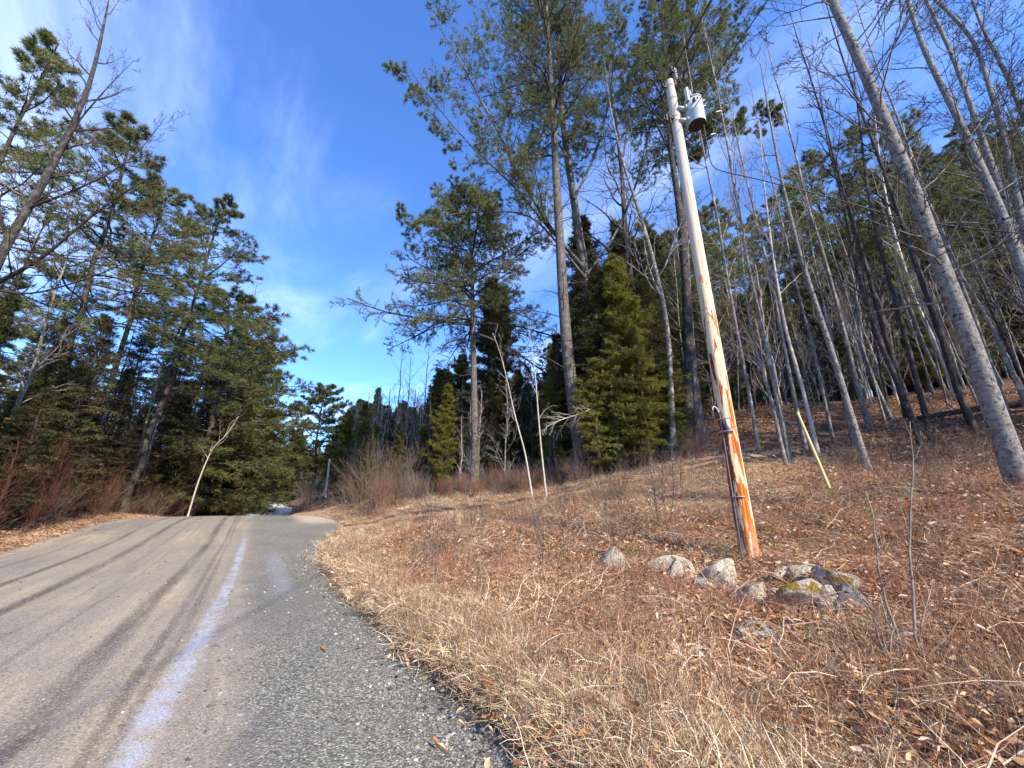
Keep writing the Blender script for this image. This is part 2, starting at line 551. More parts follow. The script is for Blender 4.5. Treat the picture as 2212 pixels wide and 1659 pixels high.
def fn(t, b, m):
    pos = t.n('ShaderNodeNewGeometry', out='Position')
    q = t.attr('rq'); s = t.attr('rs')
    cmb = t.n('ShaderNodeCombineXYZ', {0: q, 1: t.m('MULTIPLY', s, .09), 2: 0.0})
    w = t.m('MULTIPLY_ADD', t.noise(cmb, .9, 3, .5), .7, -.35)
    w2 = t.m('MULTIPLY_ADD', t.noise(t.n('ShaderNodeCombineXYZ', {0: q, 1: s, 2: 4.0}), 5.0, 3, .6), .10, -.05)
    qq = t.m('ADD', t.m('ADD', q, t.m('MULTIPLY', w, .35)), w2)
    streak = t.noise(t.n('ShaderNodeCombineXYZ', {0: t.m('MULTIPLY', q, 2.2), 1: t.m('MULTIPLY', s, .16), 2: 0.0}), 1.0, 5, .6)
    big = t.noise(pos, .35, 4, .6)
    c = t.ramp(streak, [(.3, (.19, .17, .14)), (.5, (.28, .235, .175)), (.68, (.40, .325, .22))])
    c = t.mix(t.sm(big, .42, .62, 0, .6), c, (.205, .192, .172))
    fine = t.noise(pos, 55, 4, .75)
    fm = t.m('MULTIPLY_ADD', fine, 1.5, .27)
    c = t.mix(1.0, c, t.n('ShaderNodeCombineColor', {0: fm, 1: fm, 2: fm}), 'MULTIPLY')
    # damp dark wheel marks
    brk = t.sm(t.noise(cmb, 3.2, 3, .6), .3, .6, .35, 1.0)
    for cq, wd, k in ((-3.95, .09, .85), (-3.0, .12, .9), (-1.15, .12, .85), (-.66, .06, .6), (-.52, .05, .5), (-4.9, .07, .4), (-1.9, .04, .4), (-2.35, .04, .35)):
        band = t.sm(t.m('ABSOLUTE', t.m('SUBTRACT', qq, cq)), wd * .25, wd * 1.5, 1, 0)
        c = t.mix(t.m('MULTIPLY', t.m('MULTIPLY', band, k), brk), c, (.075, .062, .05))
    for cq, wd in ((-3.4, .5), (-1.7, .35)):
        band = t.sm(t.m('ABSOLUTE', t.m('SUBTRACT', qq, cq)), 0.0, wd, 1, 0)
        c = t.mix(t.m('MULTIPLY', band, .22), c, (.36, .30, .22))
    # tyre tread scuffs, small cracks and embedded stones in the packed dirt
    tread = t.noise(t.n('ShaderNodeCombineXYZ', {0: t.m('MULTIPLY', q, 14.0), 1: t.m('MULTIPLY', s, 1.6), 2: 2.0}), 1.0, 4, .75)
    c = t.mix(t.sm(tread, .5, .72, 0, .45), c, (.12, .10, .08))
    c = t.mix(t.sm(tread, .42, .28, 0, .35), c, (.42, .36, .28))
    grit = t.vor(pos, 85, 'Color')
    gs = t.n('ShaderNodeSeparateColor', {0: grit}, out=0)
    c = t.mix(t.sm(gs, .82, .9, 0, .5), c, (.50, .46, .39))
    c = t.mix(t.sm(gs, .16, .1, 0, .55), c, (.07, .06, .05))
    # loose gravel shoulder
    g = t.sm(t.m('ADD', qq, t.m('MULTIPLY_ADD', t.noise(pos, 2.0, 4, .6), .7, -.35)), -.12, .42)
    vd = t.vor(pos, 62, 'Distance')
    vc = t.vor(pos, 62, 'Color')
    gv = t.n('ShaderNodeSeparateColor', {0: vc}, out=0)
    gc = t.ramp(gv, [(0, (.10, .096, .074)), (.35, (.185, .182, .142)), (.65, (.265, .258, .205)), (.9, (.38, .36, .30)), (1, (.56, .53, .46))])
    gc = t.mix(t.sm(vd, .4, .85, 0, .7), gc, (.06, .055, .045))
    gc = t.mix(t.m('MULTIPLY', t.sm(big, .45, .6), .45), gc, (.15, .14, .125))
    c = t.mix(g, c, gc)
    # pale silt ridge between lane and shoulder, bluish damp sheen painted in
    pale = t.sm(t.m('ABSOLUTE', t.m('SUBTRACT', t.m('ADD', q, t.m('ADD', t.m('MULTIPLY', w, .25), t.m('MULTIPLY', w2, 1.6))), t.m('MULTIPLY_ADD', t.m('POWER', 2.718, t.m('MULTIPLY', s, -.125)), -.8, .05))), .035, .15, 1, 0)
    pb = t.sm(t.noise(t.n('ShaderNodeCombineXYZ', {0: q, 1: t.m('MULTIPLY', s, .8), 2: 9.0}), 3.0, 3, .6), .34, .56, .15, 1)
    pale = t.m('MULTIPLY', t.m('MULTIPLY', pale, pb), t.sm(s, 17, 21, 1, 0))
    c = t.mix(t.m('MULTIPLY', pale, .85), c, t.mix(t.sm(fine, .35, .62), (.22, .225, .25), (.46, .47, .53)))
    p2 = t.m('MULTIPLY', t.sm(t.m('ABSOLUTE', t.m('SUBTRACT', qq, .78)), .05, .3, 1, 0), t.m('MULTIPLY', t.sm(s, 8.5, 10, 0, 1), t.sm(s, 14, 16.5, 1, 0)))  # bluish patch: reflection on damp gravel painted as colour
    c = t.mix(t.m('MULTIPLY', p2, .3), c, (.30, .33, .39))
    # pale sand where the side track joins, and the far stretch of road
    sand = t.m('MULTIPLY', t.sm(q, 1.9, 2.9), t.sm(s, 23.5, 26))
    sand = t.m('MAXIMUM', sand, t.sm(s, 40, 55))
    sc = t.ramp(fine, [(.3, (.34, .28, .215)), (.7, (.56, .48, .38))])
    c = t.mix(sand, c, sc)
    lk(t, c, b.inputs['Base Color'])
    h = t.m('ADD', t.m('MULTIPLY', fine, .4), t.m('MULTIPLY', t.m('MULTIPLY', t.m('SUBTRACT', 1.0, vd), g), 1.0))
    bump(t, b, h, .7, .015)
mat('road_dirt', fn, .9, .15)


def fn(t, b, m):
    pos = t.n('ShaderNodeNewGeometry', out='Position')
    fo = t.attr('forest'); tk = t.attr('track'); ed = t.attr('edge')
    vc = t.n('ShaderNodeSeparateColor', {0: t.vor(pos, 17, 'Color')}, out=None)
    vd = t.vor(pos, 17, 'Distance')
    leaf = t.ramp(vc.outputs[0], [(0, (.05, .024, .016)), (.3, (.16, .07, .036)), (.55, (.27, .13, .07)), (.8, (.40, .24, .14)), (1, (.54, .41, .31))])
    leaf = t.mix(t.sm(vd, .35, .8, 0, .9), leaf, (.03, .014, .01))
    sn = t.noise(t.scalev(pos, (1, 1, 1)), 38, 5, .8, dist=1.5)
    straw = t.ramp(sn, [(.33, (.09, .042, .025)), (.46, (.30, .17, .10)), (.56, (.50, .34, .215)), (.68, (.66, .50, .34))])
    big = t.noise(pos, .7, 4, .6)
    straw = t.mix(t.sm(big, .4, .65, 0, .5), straw, (.42, .29, .18))
    f2 = t.sm(t.m('ADD', fo, t.m('MULTIPLY_ADD', big, 1.0, -.5)), .3, .7)
    c = t.mix(f2, straw, leaf)
    shd = t.noise(pos, .25, 3, .6)
    mud = t.ramp(sn, [(.35, (.045, .03, .023)), (.65, (.12, .085, .06))])
    c = t.mix(t.m('MULTIPLY', t.sm(t.m('ADD', tk, t.m('MULTIPLY_ADD', big, .4, -.2)), .25, .6), .95), c, mud)
    c = t.mix(t.m('MULTIPLY', ed, .5), c, (.07, .055, .042))
    lk(t, c, b.inputs['Base Color'])
    bump(t, b, t.m('ADD', sn, t.m('MULTIPLY', vd, -.6)), .9, .04)
mat('leaf_litter_ground', fn, .95, .1)


def fn(t, b, m):
    ob = t.n('ShaderNodeTexCoord', out='Object')
    sep = t.n('ShaderNodeSeparateXYZ', {0: ob}, out=None)
    z = sep.outputs[2]
    grain = t.noise(t.scalev(ob, (16, 16, .9)), 1.0, 6, .65)
    grain2 = t.noise(t.scalev(ob, (60, 60, 1.4)), 1.0, 3, .6)
    wood = t.ramp(grain, [(.3, (.55, .42, .25)), (.5, (.70, .57, .36)), (.7, (.76, .66, .47))])
    up = t.sm(z, 4.5, 9.5)
    wood = t.mix(up, wood, (.58, .51, .40))
    ang = t.m('ARCTAN2', sep.outputs[1], sep.outputs[0])
    # peeled, rust-stained lower length
    pat = t.noise(t.scalev(ob, (9, 9, 1.5)), 1.1, 4, .6, dist=.4)
    lim = t.m('MULTIPLY_ADD', t.sm(z, .6, 5.4), .12, .435)
    k = t.sm(t.m('SUBTRACT', pat, lim), 0.0, .045)
    # stain left off the right: sunlit side painted in as paler colour
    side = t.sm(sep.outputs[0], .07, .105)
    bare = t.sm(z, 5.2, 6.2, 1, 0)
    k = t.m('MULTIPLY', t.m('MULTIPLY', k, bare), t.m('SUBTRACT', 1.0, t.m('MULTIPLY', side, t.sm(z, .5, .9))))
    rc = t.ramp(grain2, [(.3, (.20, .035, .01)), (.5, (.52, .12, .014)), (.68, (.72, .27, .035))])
    rc = t.mix(t.sm(sep.outputs[0], -.04, -.12, 0, .75), rc, (.12, .022, .014))  # stain darkened on the left, side shade put into its colour
    wood = t.mix(t.m('MULTIPLY', t.sm(z, 4.2, 1.0), t.m('MULTIPLY', t.sm(grain, .42, .6, 1, 0), .35)), wood, (.66, .38, .12))
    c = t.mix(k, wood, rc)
    crk = t.noise(t.scalev(ob, (45, 45, .7)), 1.0, 2, .5)
    c = t.mix(t.m('MULTIPLY', t.sm(crk, .34, .27), .7), c, (.09, .055, .035))
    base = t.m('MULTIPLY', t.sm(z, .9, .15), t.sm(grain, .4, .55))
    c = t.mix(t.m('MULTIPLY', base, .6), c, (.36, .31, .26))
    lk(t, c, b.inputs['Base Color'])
    bump(t, b, t.m('ADD', grain2, t.m('MULTIPLY', k, -.3)), .5, .012)
mat('pole_wood', fn, .75, .25)


def plain(name, c, rough=.5, metal=0.0, spec=.4, var=.12):
    def fn(t, b, m):
        ob = t.n('ShaderNodeTexCoord', out='Object')
        nz = t.noise(ob, 9.0, 4, .7)
        lk(t, t.mix(t.sm(nz, .4, .75, 0, .8), c, tuple(x * (1 - var * 2) for x in c)), b.inputs['Base Color'])
        b.inputs['Metallic'].default_value = metal
    return mat(name, fn, rough, spec)


plain('transformer_paint', (.44, .48, .49), .4)
plain('galvanised', (.42, .42, .40), .45, .6)
plain('porcelain', (.62, .60, .56), .25)
plain('dark_metal', (.05, .045, .04), .5, .5)
plain('black_cable', (.018, .018, .02), .5)
plain('conduit_grey', (.16, .14, .13), .6)
plain('shaded_underside', (.035, .028, .022), .8)  # near-black tank underside: shade put into the colour
plain('yellow_plastic', (.62, .50, .20), .45, var=.2)
plain('red_ribbon', (.45, .02, .03), .5)
plain('yellow_scrap', (.75, .70, .06), .5)
plain('fungus_white', (.7, .68, .6), .6)


def rocky(name, c1, c2, moss, mthr, lich=.7):
    def fn(t, b, m):
        ob = t.n('ShaderNodeTexCoord', out='Object')
        orr = t.n('ShaderNodeObjectInfo', out='Random')
        v = t.n('ShaderNodeVectorMath', {0: ob, 1: t.n('ShaderNodeCombineXYZ', {0: t.m('MULTIPLY', orr, 31.0), 1: 0.0, 2: 0.0})}, operation='ADD')
        n1 = t.noise(v, 7, 6, .7)
        c = t.ramp(n1, [(.32, c1), (.6, c2)])
        sp = t.noise(v, 26, 4, .7)
        c = t.mix(t.sm(sp, .5, .62, 0, lich), c, (.66, .62, .50))
        c = t.mix(t.sm(sp, .42, .3, 0, .8), c, (.05, .045, .04))
        n3 = t.noise(v, 4.5, 4, .65)
        nz = t.n('ShaderNodeSeparateXYZ', {0: t.n('ShaderNodeNewGeometry', out='Normal')}, out=2)
        mm = t.m('MULTIPLY', t.sm(n3, mthr, mthr + .1), t.sm(nz, -.1, .5))
        c = t.mix(mm, c, t.mix(t.sm(sp, .4, .6), moss, tuple(x * .45 for x in moss)))
        lk(t, c, b.inputs['Base Color'])
        bump(t, b, t.m('ADD', n1, t.m('MULTIPLY', sp, .4)), .9, .05)
    return mat(name, fn, .9, .15)


rocky('rock_lichen', (.14, .105, .07), (.46, .39, .28), (.15, .13, .03), .60)
rocky('rock_mossy', (.16, .14, .12), (.36, .33, .28), (.26, .17, .03), .47)
rocky('rock_dark', (.035, .035, .037), (.15, .15, .155), (.12, .12, .03), .58, .25)
M = MATS


# ------------------------------------------------------------------ objects
def tag(o, label=None, cat=None, group=None, kind=None):
    if label: o['label'] = label
    if cat: o['category'] = cat
    if group: o['group'] = group
    if kind: o['kind'] = kind
    return o


def link_mesh(name, me, parent=None):
    o = bpy.data.objects.new(name, me)
    C.objects.link(o)
    if parent is not None:
        o.parent = parent
    return o


def empty(name, loc=(0, 0, 0), rz=0.0, s=1.0):
    o = bpy.data.objects.new(name, None)
    C.objects.link(o)
    o.location = tuple(float(v) for v in loc)
    o.rotation_euler = (0, 0, rz)
    o.scale = (s, s, s)
    o.empty_display_size = .3
    return o


def tree(name, parts, loc, rz=0.0, s=1.0, label=None, cat='tree', group=None, tilt=(0, 0)):
    """parts: list of (part name, mesh)"""
    r = empty(name, loc, rz, 1.0)
    if isinstance(s, (tuple, list)):
        r.scale = s
    else:
        r.scale = (s, s, s)
    r.rotation_euler = (tilt[0], tilt[1], rz)
    for pn, me in parts:
        o = link_mesh(pn, me, r)
        if pn in ('crown', 'leaves'):
            o['kind'] = 'stuff'
    tag(r, label, cat, group)
    return r


# ------------------------------------------------------------------ terrain
def build_ground():
    na, nr = 720, 230
    r = np.concatenate([[0.0], 0.6 * (1000 / 0.6) ** (np.linspace(0, 1, nr) ** 1.0)])
    a = np.linspace(0, 2 * PI, na, endpoint=False)
    RR, AA = np.meshgrid(r, a, indexing='ij')
    x, y = (RR * np.cos(AA)).ravel(), (RR * np.sin(AA)).ravel()
    z = H(x, y)
    s, q = sq(x, y)
    lo, hi = edges(s)
    td = trk_dist(x, y)
    rut = np.exp(-((td - .75) / .36) ** 2)
    rut = rut * (y < 30)
    z = z - .07 * rut * (q > hi)
    nR = len(r)
    i = np.arange(nR - 1)[:, None] * na
    j = np.arange(na)[None]
    Q = np.stack([i + j, i + na + j, i + na + (j + 1) % na, i + (j + 1) % na], -1).reshape(-1, 4)
    # forest floor mask: under the wood on the right and left
    d1 = x * 0.55 + (y - 4) * -.10 - 4.4            # to the right of the pole
    forest = np.clip(sstep(d1, 0, 1.6) + sstep(y - (22 - .55 * np.clip(x, -20, 14)), 0, 2.5) + (q < lo - .6), 0, 1)
    edge = np.exp(-(np.clip(q - hi - .05, -9, 9) / .16) ** 2) * (s < 20)
    g = Geo()
    g.quads(np.stack([x, y, z], 1), Q)
    me = g.mesh('ground', [M['leaf_litter_ground']], True, {'forest': forest, 'track': np.clip(rut, 0, 1), 'edge': edge})
    tag(link_mesh('ground', me), kind='structure')


build_ground()


def build_road():
    ss = np.concatenate([np.arange(-30, 40, .25), np.arange(40, 170, .7)])
    nq = 60
    f = np.linspace(0, 1, nq)
    lo, hi = edges(ss)
    jl = .12 * np.sin(ss * 1.7) + .08 * np.sin(ss * 4.1 + 1) + .05 * np.sin(ss * 9.3)
    jr = .10 * np.sin(ss * 2.3 + 2) + .06 * np.sin(ss * 5.7)
    qq = (lo + jl)[:, None] * (1 - f) + (hi + jr + .06)[:, None] * f
    s2 = np.repeat(ss[:, None], nq, 1)
    x, y = xy(s2, qq)
    crown = .05 * (1 - ((f - .5) * 2) ** 2)
    z = road_z(s2) + crown[None] - .035
    # ridges and ruts
    near = (s2 < 60)
    for c0, w0, d0 in ((-3.95, .14, -.018), (-3.0, .16, -.02), (-1.15, .16, -.02), (.5, .6, .012)):
        z = z + d0 * np.exp(-((qq - c0) / w0) ** 2) * near
    z[:, 0] -= .1
    z[:, -1] -= .1
    i = np.arange(len(ss) - 1)[:, None] * nq
    j = np.arange(nq - 1)[None]
    Q = np.stack([i + j, i + j + 1, i + nq + j + 1, i + nq + j], -1).reshape(-1, 4)
    g = Geo()
    g.quads(np.stack([x.ravel(), y.ravel(), z.ravel()], 1), Q)
    me = g.mesh('road', [M['road_dirt']], True, {'rq': qq.ravel(), 'rs': s2.ravel()})
    tag(link_mesh('road', me), kind='structure')


build_road()


def road_surface(s, q):
    lo, hi = edges(s)
    f = (q - lo) / (hi - lo)
    return road_z(s) + .05 * (1 - ((f - .5) * 2) ** 2) - .035


# ------------------------------------------------------------------ tree makers (local space, base at origin)
def trunk_line(h, n=14, wob=.12, lean=(0, 0), sweep=0.0):
    t = np.linspace(0, 1, n)
    P = np.zeros((n, 3))
    P[:, 2] = t * h
    P[:, 0] = lean[0] * h * t + np.cumsum(rng.normal(size=n) * wob * .3) * (t > 0) + sweep * h * t * t
    P[:, 1] = lean[1] * h * t + np.cumsum(rng.normal(size=n) * wob * .3) * (t > 0)
    P[:, :2] -= P[0, :2]
    return P


def trunk_rad(n, r0, r1=.03, flare=.35, p=.85):
    t = np.linspace(0, 1, n)
    return (r0 * (1 - t) ** p + r1) * (1 + flare * np.exp(-t * n * .9))


def finish(gt, gc, name, bm, cms):
    return [('trunk', gt.mesh(name + '_trunk', [M[bm]], True)), ('crown', gc.mesh(name + '_crown', [M[c] for c in cms]))]


def tufts(gc, P, k, ln, wd, nper, m=1, tr=(.25, 1.0), spread=.8):
    c, d = points_on(P, k, tr)
    c = np.repeat(c, nper, 0)
    d = np.repeat(d, nper, 0)
    D = norm(d * .75 + norm(rng.normal(size=d.shape)) * spread + np.array([0, 0, .12]))
    gc.needles(c, D, ln * rng.uniform(.7, 1.2, len(c)), np.full(len(c), wd), m)


def make_pine(name, h=22, cb=.5, rmax=4.0, nb=64, r0=.26, k2=9, k3=4, kt=3, nper=9, ln=.2, wd=.0105, flat=.6, dead=26, barkm='bark_pine', limbs=None, P=None, profile=None, foliage='needle_pine', elev=(8, 55), deadlen=2.4):
    if P is None:
        P = trunk_line(h, 16, .25)
    else:
        P = resample(P, 24)
    n = len(P)
    R = trunk_rad(n, r0, .025)
    gt, gc = Geo(), Geo()
    gt.tubes(P[None], R[None], 12)
    L = []
    t = np.linspace(cb, .985, nb) + rng.normal(size=nb) * .006
    t = np.clip(t, cb, .99)
    tt = (t - cb) / (1 - cb)
    prof = profile(tt) if profile else (1 - tt) ** .75 * np.clip(.5 + tt * 1.8, 0, 1)
    ln_b = rmax * prof * rng.uniform(.5, 1.15, nb) + .35
    az = np.arange(nb) * 2.4 + rng.normal(size=nb) * .4
    el = np.radians(elev[0] + (elev[1] - elev[0]) * tt ** 1.3 + rng.normal(size=nb) * 7)
    f = t * (n - 1); i = np.minimum(f.astype(int), n - 2); a = (f - i)[:, None]
    base = P[i] * (1 - a) + P[i + 1] * a
    rad = R[i]
    npb = 8
    d = np.stack([np.cos(az) * np.cos(el), np.sin(az) * np.cos(el), np.sin(el)], 1)
    B = np.empty((nb, npb, 3)); B[:, 0] = base
    for j in range(1, npb):
        B[:, j] = B[:, j - 1] + d * (ln_b / (npb - 1))[:, None]
        d = d + rng.normal(size=d.shape) * .09
        d[:, 2] += (.05 if j > 3 else -.05)
        d = norm(d)
    br = np.clip(.014 * ln_b, .012, None)[:, None] * np.linspace(1, .25, npb)[None]
    gc.tubes(B, br, 4, 0)
    allB, allR = [B], [br]
    if limbs:
        for lp, lr in limbs:
            LP = resample(lp, npb * 2)[None]
            LR = (lr * np.linspace(1, .12, npb * 2))[None]
            gt.tubes(LP, LR, 8)
            sub, sr = grow(LP, LR, 24, (.14, .97), .24, .75, npb, up=.02, wob=.12, rs=.4, rtip=.25, flat=.3, taper=.45)
            gc.tubes(sub, sr, 4, 0)
            allB.append(sub); allR.append(sr)
    for BB, BR in zip(allB, allR):
        S, SR = grow(BB, BR, k2, (.22, .98), .37, .85, 4, up=.03, wob=.16, rs=.5, rtip=.4, flat=flat, taper=.6)
        SR = np.clip(SR, .004, None)
        gc.tubes(S, SR, 3, 0)
        T3, TR = grow(S, SR, k3, (.1, .97), .58, .75, 3, up=.04, wob=.2, rs=.7, rtip=.6, flat=.3, taper=.5)
        gc.tubes(T3, np.clip(TR, .003, None), 3, 0)
        tufts(gc, T3, kt, ln, wd, nper, tr=(.1, 1))
        tufts(gc, S, kt, ln, wd, nper, tr=(.4, 1))
    if dead:
        tl = P[None, :max(4, int(n * (cb + .08)))]
        D1, DR = grow(tl, R[None, :tl.shape[1]] * .25, dead, (.25, 1.0), 0, 1.4, 6, up=-.02, wob=.12, rs=.5, rtip=.2, lens=lambda t: deadlen * np.ones_like(t))
        DR = np.clip(DR, .005, .03)
        gc.tubes(D1, DR, 3, 0)
        D2, DR2 = grow(D1, DR, 6, (.3, .95), .38, .8, 4, wob=.2, rs=.6, rtip=.4)
        gc.tubes(D2, np.clip(DR2, .003, None), 3, 0)
    return finish(gt, gc, name, barkm, ['twig_dark', foliage])


def make_spraytree(name, h=12, cb=.06, rmax=2.3, nb=90, r0=.16, k2=9, ks=8, sl=.24, sw=.05, fol='needle_hemlock', barkm='bark_dark', droop=-.08, el0=5, prof=None, twig='twig_dark', narrow=.8, rag=.4):
    P = trunk_line(h, 14, .08)
    R = trunk_rad(14, r0, .015)
    gt, gc = Geo(), Geo()
    gt.tubes(P[None], R[None], 8)
    t = np.linspace(cb, .99, nb)
    tt = (t - cb) / (1 - cb)
    pr = prof(tt) if prof else (1 - tt) ** narrow * np.clip(.75 + tt * 1.2, 0, 1)
    az = np.arange(nb) * 2.4 + rng.normal(size=nb) * .3
    ph = rng.random(4) * 6.28
    gap = .5 + .25 * (np.sin(az * 2 + tt * 7 + ph[0]) + np.sin(az * 3 - tt * 17 + ph[1])) + .2 * np.sin(tt * 31 + ph[2])
    lb = rmax * pr * rng.uniform(.55, 1.15, nb) * (1 - rag * .75 * (1 - np.clip(gap, 0, 1))) + .15
    el = np.radians(el0 + 35 * tt ** 2 + rng.normal(size=nb) * 8)
    f = t * 13; i = np.minimum(f.astype(int), 12); a = (f - i)[:, None]
    base = P[i] * (1 - a) + P[i + 1] * a
    d = np.stack([np.cos(az) * np.cos(el), np.sin(az) * np.cos(el), np.sin(el)], 1)
    B = np.empty((nb, 6, 3)); B[:, 0] = base
    for j in range(1, 6):
        B[:, j] = B[:, j - 1] + d * (lb / 5)[:, None]
        d = d + rng.normal(size=d.shape) * .07
        d[:, 2] += droop
        d = norm(d)
    br = np.clip(.011 * lb, .006, None)[:, None] * np.linspace(1, .3, 6)[None]
    gc.tubes(B, br, 3, 0)
    S, SR = grow(B, br, k2, (.12, .99), .36, .9, 4, up=droop * .8, wob=.12, rs=.5, rtip=.5, flat=.8, taper=.55)
    gc.tubes(S, np.clip(SR, .003, None), 3, 0)
    for src, kk in ((S, ks), (B, ks)):
        c, dd = points_on(src, kk, (.1, 1.0))
        c = np.repeat(c, 4, 0); dd = np.repeat(dd, 4, 0)
        D = norm(dd * .7 + norm(rng.normal(size=dd.shape)) * .8 + np.array([0, 0, droop * 2]))
        c = c + rng.normal(size=c.shape) * .03
        up = np.tile(np.array([[0, 0, 1.0]]), (len(c), 1)) + rng.normal(size=c.shape) * .5
        side = np.cross(D, up)
        gc.blades(c, D, sl * rng.uniform(.6, 1.3, len(c)), sw * .42 * rng.uniform(.6, 1.2, len(c)), 1, .08, side)
    return finish(gt, gc, name, barkm, [twig, fol])


def make_bare(name, h=14, r0=.12, cb=.35, k1=16, k2=6, k3=4, barkm='bark_grey', twigm='twig_grey', ang=.65, lens=None, P=None, wob=.12, up=.06, leaves=None, r1=.012, k4=0, crook=.14, limbs=None, sides=9, brs=.5, tmin=.0028):
    if P is None:
        P = trunk_line(h, 14, wob)
    else:
        P = resample(P, 24)
        h = np.linalg.norm(P[-1] - P[0])
    n = len(P)
    R = trunk_rad(n, r0, r1, .25, .8)
    gt, gc = Geo(), Geo()
    gt.tubes(P[None], R[None], sides)
    lf = lens or (lambda t: h * .26 * (1.15 - t))
    B, BR = grow(P[None], R[None], k1, (cb, .98), 0, ang, 8, up=up, wob=crook, rs=brs, rtip=.15, lens=lf)
    BR = np.clip(BR, .004, None)
    gt.tubes(B, BR, 4)
    srcs = [(B, BR)]
    if limbs:
        for lp, lr in limbs:
            LP = resample(lp, 16)[None]
            LR = (lr * np.linspace(1, .12, 16))[None]
            gt.tubes(LP, LR, 8)
            s1, s2 = grow(LP, LR, 14, (.2, .97), .32, .7, 8, up=.04, wob=crook, rs=.55, rtip=.2)
            gt.tubes(s1, np.clip(s2, .004, None), 4)
            srcs.append((s1, s2))
    tips = []
    for b_, br_ in srcs:
        S, SR = grow(b_, br_, k2, (.2, .97), .42, .65, 5, up=.04, wob=crook, rs=.6, rtip=.3)
        SR = np.clip(SR, tmin * 1.3, None)
        gc.tubes(S, SR, 3, 0)
        T3, TR = grow(S, SR, k3, (.2, .97), .45, .6, 4, up=.03, wob=crook, rs=.7, rtip=.5)
        TR = np.clip(TR, tmin, None)
        gc.tubes(T3, TR, 3, 0)
        if k4:
            T4, TR4 = grow(T3, TR, k4, (.2, .97), .5, .6, 3, up=.02, wob=.15, rs=.8, rtip=.6)
            gc.tubes(T4, np.clip(TR4, tmin * .85, None), 3, 0)
        tips.append(T3); tips.append(S)
    mats = [twigm]
    if leaves:
        mats.append(leaves[0])
        for T in tips:
            c, d = points_on(T, leaves[1], (.2, 1))
            D = norm(d * .3 + rng.normal(size=d.shape) * .5 + np.array([0, 0, -.5]))
            gc.blades(c, D, leaves[2] * rng.uniform(.6, 1.2, len(c)), leaves[2] * .25 * np.ones(len(c)), 1, .15)
    return finish(gt, gc, name, barkm, mats)


def make_shrub(name, h=1.6, stems=14, k2=5, k3=4, spread=.45, mt='twig_brown', r=.008, wob=.12, rad=.35):
    g = Geo()
    az = rng.random(stems) * 2 * PI
    el = np.radians(90) - np.abs(rng.normal(size=stems)) * spread
    d = np.stack([np.cos(az) * np.cos(el), np.sin(az) * np.cos(el), np.sin(el)], 1)
    L = h * rng.uniform(.6, 1.15, stems)
    B = np.empty((stems, 7, 3))
    B[:, 0] = np.stack([np.cos(az), np.sin(az), 0 * az], 1) * rad * rng.random(stems)[:, None]
    for j in range(1, 7):
        B[:, j] = B[:, j - 1] + d * (L / 6)[:, None]
        d = norm(d + rng.normal(size=d.shape) * wob)
    R = np.full((stems, 1), r) * np.linspace(1, .35, 7)[None]
    g.tubes(B, R, 4)
    S, SR = grow(B, R, k2, (.25, .97), .42, .55, 4, up=.05, wob=.14, rs=.6, rtip=.5)
    g.tubes(S, np.clip(SR, .0025, None), 3)
    T3, TR = grow(S, SR, k3, (.2, .97), .5, .5, 3, up=.04, wob=.14, rs=.8, rtip=.6)
    g.tubes(T3, np.clip(TR, .002, None), 3)
    return g.mesh(name, [M[mt]])


# ------------------------------------------------------------------ hero trees, traced at their own distance
def stand(px, py, Y, curve, dY=0.0):
    """trunk line: base on the ground, then the points of the curve at depths drifting by dY"""
    b = foot(px, Y)
    b[2] -= .15
    pts = [b]
    m = len(curve)
    for i, (cx, cy) in enumerate(curve):
        pts.append(at(cx, cy, Y + dY * (i + 1) / m))
    return b, [p - b for p in pts]


# P1: slender pine left of the group, crown from y=430
b, P = stand(1027, 1055, 24.0, [(1025, 900), (1022, 740), (1020, 600), (1015, 500), (1008, 425)])
fl = lambda tt: np.interp(tt, [0, .1, .25, .5, .75, 1], [1.0, 1.0, .8, .75, .55, .12])
pA = make_pine('pine_a', cb=.48, rmax=6.6, nb=76, r0=.24, P=P, profile=fl, elev=(-4, 34), dead=22, k2=14, k3=5, kt=4, nper=8, flat=.8)
tree('white_pine', pA, b, label='slender white pine with tiers of flat branches, front tree by the grassy bank', group='tall pines at the field edge')

# P2: big pine, straight trunk
b, P = stand(1267, 1027, 20.0, [(1237, 865), (1222, 740), (1217, 650), (1205, 450), (1195, 250), (1184, 80), (1176, -60), (1170, -170)])
pB = make_pine('pine_b', cb=.45, rmax=6.6, nb=100, r0=.33, P=P, elev=(15, 60), dead=26, deadlen=3.2, k2=11, k3=5, kt=3)
tree('white_pine', pB, b, label='tall thick-trunked white pine behind the two thin pale birches', group='tall pines at the field edge')

# P3: forked pine with the long limbs sweeping up to the left
b, P = stand(1354, 1010, 21.5, [(1330, 900), (1302, 760), (1262, 590), (1240, 430), (1218, 300), (1208, 150), (1203, 0), (1202, -130)])
Yl = 21.0
def limb(pts, dy, r, b=b, Y=Yl):
    return ([at(px, py, Y + dy * i / (len(pts) - 1)) - b for i, (px, py) in enumerate(pts)], r)
limbs = [limb([(1258, 575), (1190, 500), (1150, 430), (1100, 330), (1030, 200), (960, 70), (925, 30)], -3.0, .13),
         limb([(1200, 510), (1110, 400), (1030, 330), (960, 250), (905, 180), (885, 150)], -4.5, .09),
         limb([(1265, 600), (1150, 460), (1080, 455), (980, 460), (900, 480), (858, 478)], -3, .08),
         limb([(1240, 430), (1290, 330), (1320, 200), (1330, 60), (1350, -60)], 1.5, .10),
         limb([(1225, 340), (1160, 230), (1110, 130), (1080, 20), (1065, -80)], 2.0, .09),
         limb([(1262, 600), (1340, 500), (1380, 380), (1420, 200), (1440, 60)], 3, .08)]
